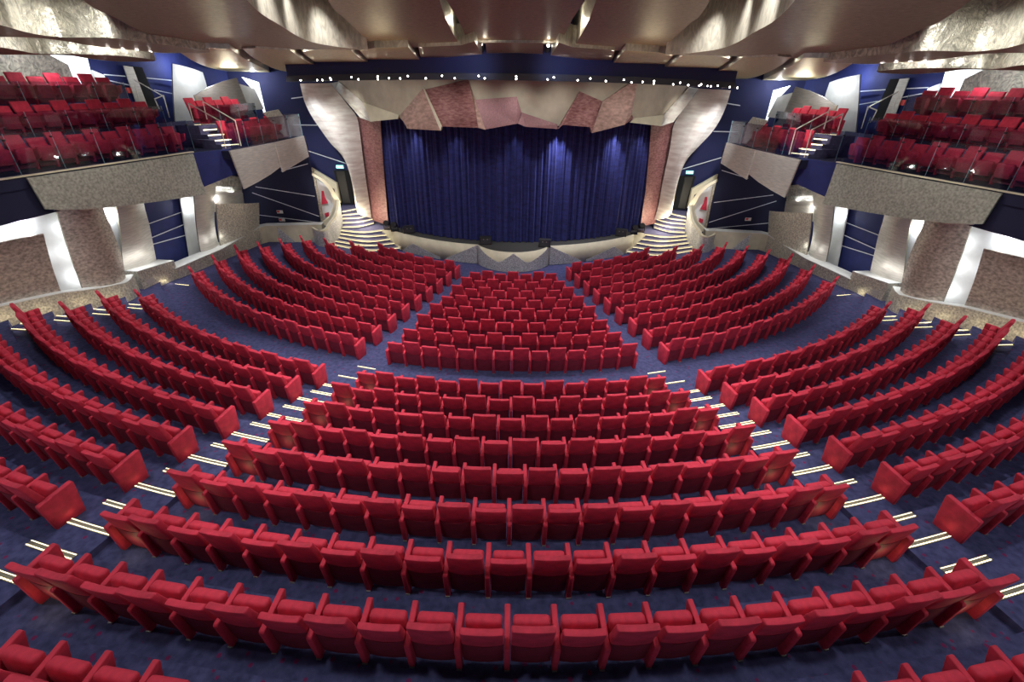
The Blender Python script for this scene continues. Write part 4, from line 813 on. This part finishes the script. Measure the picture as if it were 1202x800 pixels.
# added unseen spots below the ceiling panels, general light shining straight down
for x, y in [(-9, 3), (-3, 3), (3, 3), (9, 3), (-9, 8), (-3, 8), (3, 8), (9, 8), (-10, 13), (-3.5, 13), (3.5, 13), (10, 13), (-9, 18), (-3.2, 18), (3.2, 18), (9, 18)]:
    lamp('SPOT', (x, y, EYE + .55), (330 if y < 5 else 430 if y < 10 else 800) * K, (1, .985, .96), (x, y, 0), .25, 130, 1.0)
for x in (-8, -6, -4, -2, 0, 2, 4, 6, 8):      # downlights of the bridge on the pelmet
    lamp('SPOT', (x, 20.7 + .012 * x * x, 7.72), 85, (1, .97, .90), (x * .97, 22.5 + .05 * x * x, 6.3), .06, 100, 1)
# curtain grazers behind the pelmet
for x, pw in [(-6.2, 70), (-4.9, 150), (-2.8, 70), (0, 60), (2.0, 520), (4.9, 420), (6.4, 110)]:
    yc = 33.85 - math.sqrt(10.34 ** 2 - x * x); d = Vector((x, yc - 33.85, 0)).normalized()
    p = Vector((x, yc, 6.3)) + d * .55; lamp('SPOT', p, pw, (.85, .88, 1), (x, yc, 1.0) , .05, 70, .9)
for s in (-1, 1):
    # sail panels: downlights on top, warm floor lights below
    lamp('SPOT', (s * 10.3, 23.6, 7.7), 1000, (.92, .96, 1), (s * 10.2, 26.0, 5.0), .08, 75, .9)
    lamp('SPOT', (s * 8.6, 23.4, 7.7), 330, (1, .97, .9), (s * 8.3, 26.6, 5.5), .08, 70, .9)
    lamp('POINT', (s * 8.75, 26.45, 1.1), 55, (1, .9, .66), size=.06)
    lamp('POINT', (s * 9.6, 26.6, 1.75), 50, (1, .9, .66), size=.06)
    lamp('POINT', (s * 8.4, 25.0, .8), 30, (1, .9, .65), size=.1)
    lamp('POINT', (s * 10.9, 25.7, 2.9), 14, (1, .95, .85), size=.08)
    # cove lamps above the ceiling panels, on the silver edges
    for px, py, h0, pw in [(360, 40, h - .40, 60), (325, 22, h - .40, 90), (395, 52, h - .40, 70), (285, -20, h - .40, 90), (420, 56, h - .4, 30)]:
        p = mx(at_s(px, py, h0, SL), s); q = p + Vector((-s * .42, -.2, 1.25)); lamp('SPOT', q, pw * 8, (1, .96, .88), p + Vector((0, 0, -.05)), .05, 75, .9)
    for px, py, h0, pw in [(10, 25, h - .55, 70), (100, 40, h - .55, 110), (60, 38, h - .55, 40), (185, 50, h - .55, 60)]:
        p = mx(at_s(px, py, h0, SL), s); q = p + Vector((-s * .5, -.15, .7)); lamp('SPOT', q, pw * 2.6, (1, .97, .9), p + Vector((0, 0, .2)), .04, 85, .8)
    for px, py, pw in [(5, 55, 3), (22, 58.5, 3), (45, 62.5, 3), (75, 63, 3), (100, 63.5, 4), (118, 64, 5), (135, 65, 4), (152, 66.2, 5), (168, 68, 4)]:
        p = mx(at_s(px, py, h - .68, SL), s); lamp('POINT', p + Vector((-s * .28, -.05, .13)), pw, (1, .97, .9), size=.04)
    for px, py, h0 in [(488, 60, h - .28), (491, 66, h - .28), (420, 63, h - .36), (427, 69, h - .36), (352, 64, h - .44), (362, 71, h - .44), (285, 65, h - .5), (303, 75, h - .5), (325, 82, h - .5), (563, 55, h - .2)]:
        p = mx(at_s(px, py, h0, SL), s); lamp('POINT', p + Vector((-s * .16, -.05, .09)), 2.2, (1, .93, .75), size=.03)
    lamp('POINT', mx(at_s(428, 50, h - .12, SL), s) + Vector((-s * .8, -1.2, -.9)), 16, (1, .85, .55), size=.3)  # added warm point, stands in for glow bounced off the silver edge
    lamp('POINT', mx(at_v(262, 108, V2(B2(2.75, 0, 0)), V2(B2(2.75, 5, 0))), s) + Vector((-s * .9, -.3, .3)), 18, (.97, .98, 1), size=.15)  # added unseen lamp that brightens the grey arched panel
    for px, py, h0 in [(530, 40, h - .12), (520, 10, h - .12)]:
        p = mx(at_s(px, py, h0, SL), s); lamp('POINT', p + Vector((-s * .25, -.05, .28)), 26, (1, .92, .72), size=.04)
    # gold panels washed from the balcony walls
    lamp('SPOT', mx((-13.2, 24.2, 7.6), s), 160, (1, .9, .62), mx((-9.5, 18.5, 9.0), s), .2, 110, 1)
    wq = (V2(B1(4.4, 0, 0)), V2(B1(4.4, 6, 0)))
    for px, py, pw in [(198, 74, 45), (118, 84, 10)]:
        lamp('POINT', mx(at_v(px, py, *wq) + Vector((.45, -.1, -.1)), s), pw, (.85, .92, 1), size=.08)
    lamp('POINT', mx(at_v(292, 92, V2(B2(3.3, 0, 0)), V2(B2(3.3, 5, 0))) + Vector((.3, 0, .15)), s), 70, (.9, .95, 1), size=.08)
    # lower wall: lamps in the slots behind the metal panels
    LAp, LBp, WAp = ((-16.35, 15.4), (-16.15, 17.4)), ((-16.05, 18.9), (-15.95, 20.3)), ((-16.75, 12.9), (-15.9, 16.4))
    PEp, PFp = ((-16.25, 20.0), (-15.45, 24.0)), ((-15.15, 21.3), (-14.1, 25.1))
    for px, py, pl, pw in [(127, 252, LAp, 30), (220, 240, LBp, 26), (-20, 283, WAp, 50), (25, 262, WAp, 22), (258, 226, PEp, 6), (272, 226, PEp, 6), (48, 300, WAp, 5)]:
        lamp('POINT', mx(at_v(px, py, *pl) + Vector((.13, -.03, 0)), s), pw, (.93, .97, 1), size=.05)
    for (x, y, z), (x2, y2, z2), cnt, pw in [((-15.5, 17.2, 1.38), (-15.42, 18.6, 1.38), 5, 4.0), ((-15.2, 19.2, .88), (-14.42, 24.4, 1.05), 9, 4.0)]:
        for k in range(cnt):
            t = k / (cnt - 1); lamp('POINT', mx((x + (x2 - x) * t, y + (y2 - y) * t, z + (z2 - z) * t), s), pw * .8, (1, .98, .92), size=.22)
    for px, py in [(75, 268), (82, 295), (90, 325)]: lamp('POINT', mx(at_v(px, py, *WAp) + Vector((.30, -.07, 0)), s), 7, (.93, .97, 1), size=.12)
    lamp('POINT', mx(at_v(222, 92, V2(B1(3.95, 0, 0)), V2(B1(3.95, 6, 0))) + Vector((.9, -.3, .3)), s), 45, (.95, .98, 1), size=.15)  # added unseen lamp that whitens the tall panel behind the balcony stairs
    lamp('POINT', mx(at_v(30, 74, V2(B1(4.2, 0, 0)), V2(B1(4.2, 6, 0))) + Vector((1.1, -.3, .1)), s), 30, (.97, .98, 1), size=.15)  # extra lamp put in to lift the swirled silver panel, no fitting there
    lamp('SPOT', mx((-1.5, 17.6, EYE + .75), s), 60, (.45, .55, 1), mx((-2.0, 19.7, EYE + .55), s), .05, 90, 1)
    # downlights in the balcony soffit over the parapet
    u_, n_ = Vector((.253, .967, 0)), Vector((-.967, .253, 0))
    for t in (-1.5, 0, 1.5, 3.0, 4.6):
        p = Vector((-13.94, 13.5, 4.95)) + n_ * .45 + u_ * t; lamp('SPOT', mx(p, s), 60, (1, .97, .92), mx(p + Vector((-.75, .25, -4)), s), .06, 95, 1)
    for y in (20.5, 22.2, 23.8):
        p = Vector((-11.6 + .11 * (y - 19.5), y, 4.95)); lamp('SPOT', mx(p, s), 60, (1, .97, .92), mx(p + Vector((-2.4, .1, -4)), s), .06, 95, 1)
    # added fill spots without fittings, washing the fascia and the side stalls
    lamp('SPOT', mx((-10.5, 14.5, EYE + .5), s), 850, (1, .96, .9), mx((-15.5, 15.5, 3), s), .3, 100, 1)
    lamp('SPOT', mx((-9.0, 20.0, EYE + .5), s), 800, (1, .96, .9), mx((-13.5, 22.5, 3), s), .3, 100, 1)
for s in (-1, 1):
    for px, py, z in [(150, 353, .45), (112, 360.5, .66), (70, 369, .9), (24, 378, 1.12), (197, 331, .12)]:   # low lamps on the parapet
        lamp('POINT', mx(at_z(px, py, z) + Vector((.06, 0, .04)), s), (1.2 if z < .2 else 3.0), (1, .86, .55), size=.03)
    lamp('SPOT', mx((-12.2, 13.6, 8.35), s), 130, (1, .97, .95), mx((-15.4, 17, 6.3), s), .2, 120, 1)
    lamp('SPOT', mx((-10.6, 20.6, 8.2), s), 90, (1, .97, .95), mx((-12.2, 22.3, 6.2), s), .2, 120, 1)
    lamp('POINT', mx(at_v(262, 236, (-15.15, 21.3), (-14.1, 25.1)) + Vector((-.25, .05, .1)), s), 16, (1, .98, .92), size=.05)
    for k in range(1, 10):                       # courtesy lamps under the end seats
        r, z = ROWS['R%d' % k]; n = 14 + k; d = .56 / (r - .25)
        lamp('POINT', pol(r + .02, s * (d * n / 2 - .30 / r), z + .26), .9, (1, .84, .45), size=.02)
        if k < 9: lamp('POINT', pol(r - .30, s * (A_SIDE - .22 / r), z + .14), .14, (1, .84, .45), size=.02)
w = bpy.data.worlds.new('hall'); SC.world = w; w.use_nodes = True
w.node_tree.nodes['Background'].inputs[0].default_value = (.90, .92, 1, 1); w.node_tree.nodes['Background'].inputs[1].default_value = .35  # added ambient fill through the open back of the hall
vs = SC.view_settings; vs.view_transform = 'Standard'; vs.look = 'None'; vs.gamma = 1.0; vs.exposure = 0.12; vs.use_curve_mapping = False
SC.cycles.use_denoising = True; SC.cycles.max_bounces = 6; SC.cycles.transparent_max_bounces = 16; SC.cycles.sample_clamp_indirect = 4.0
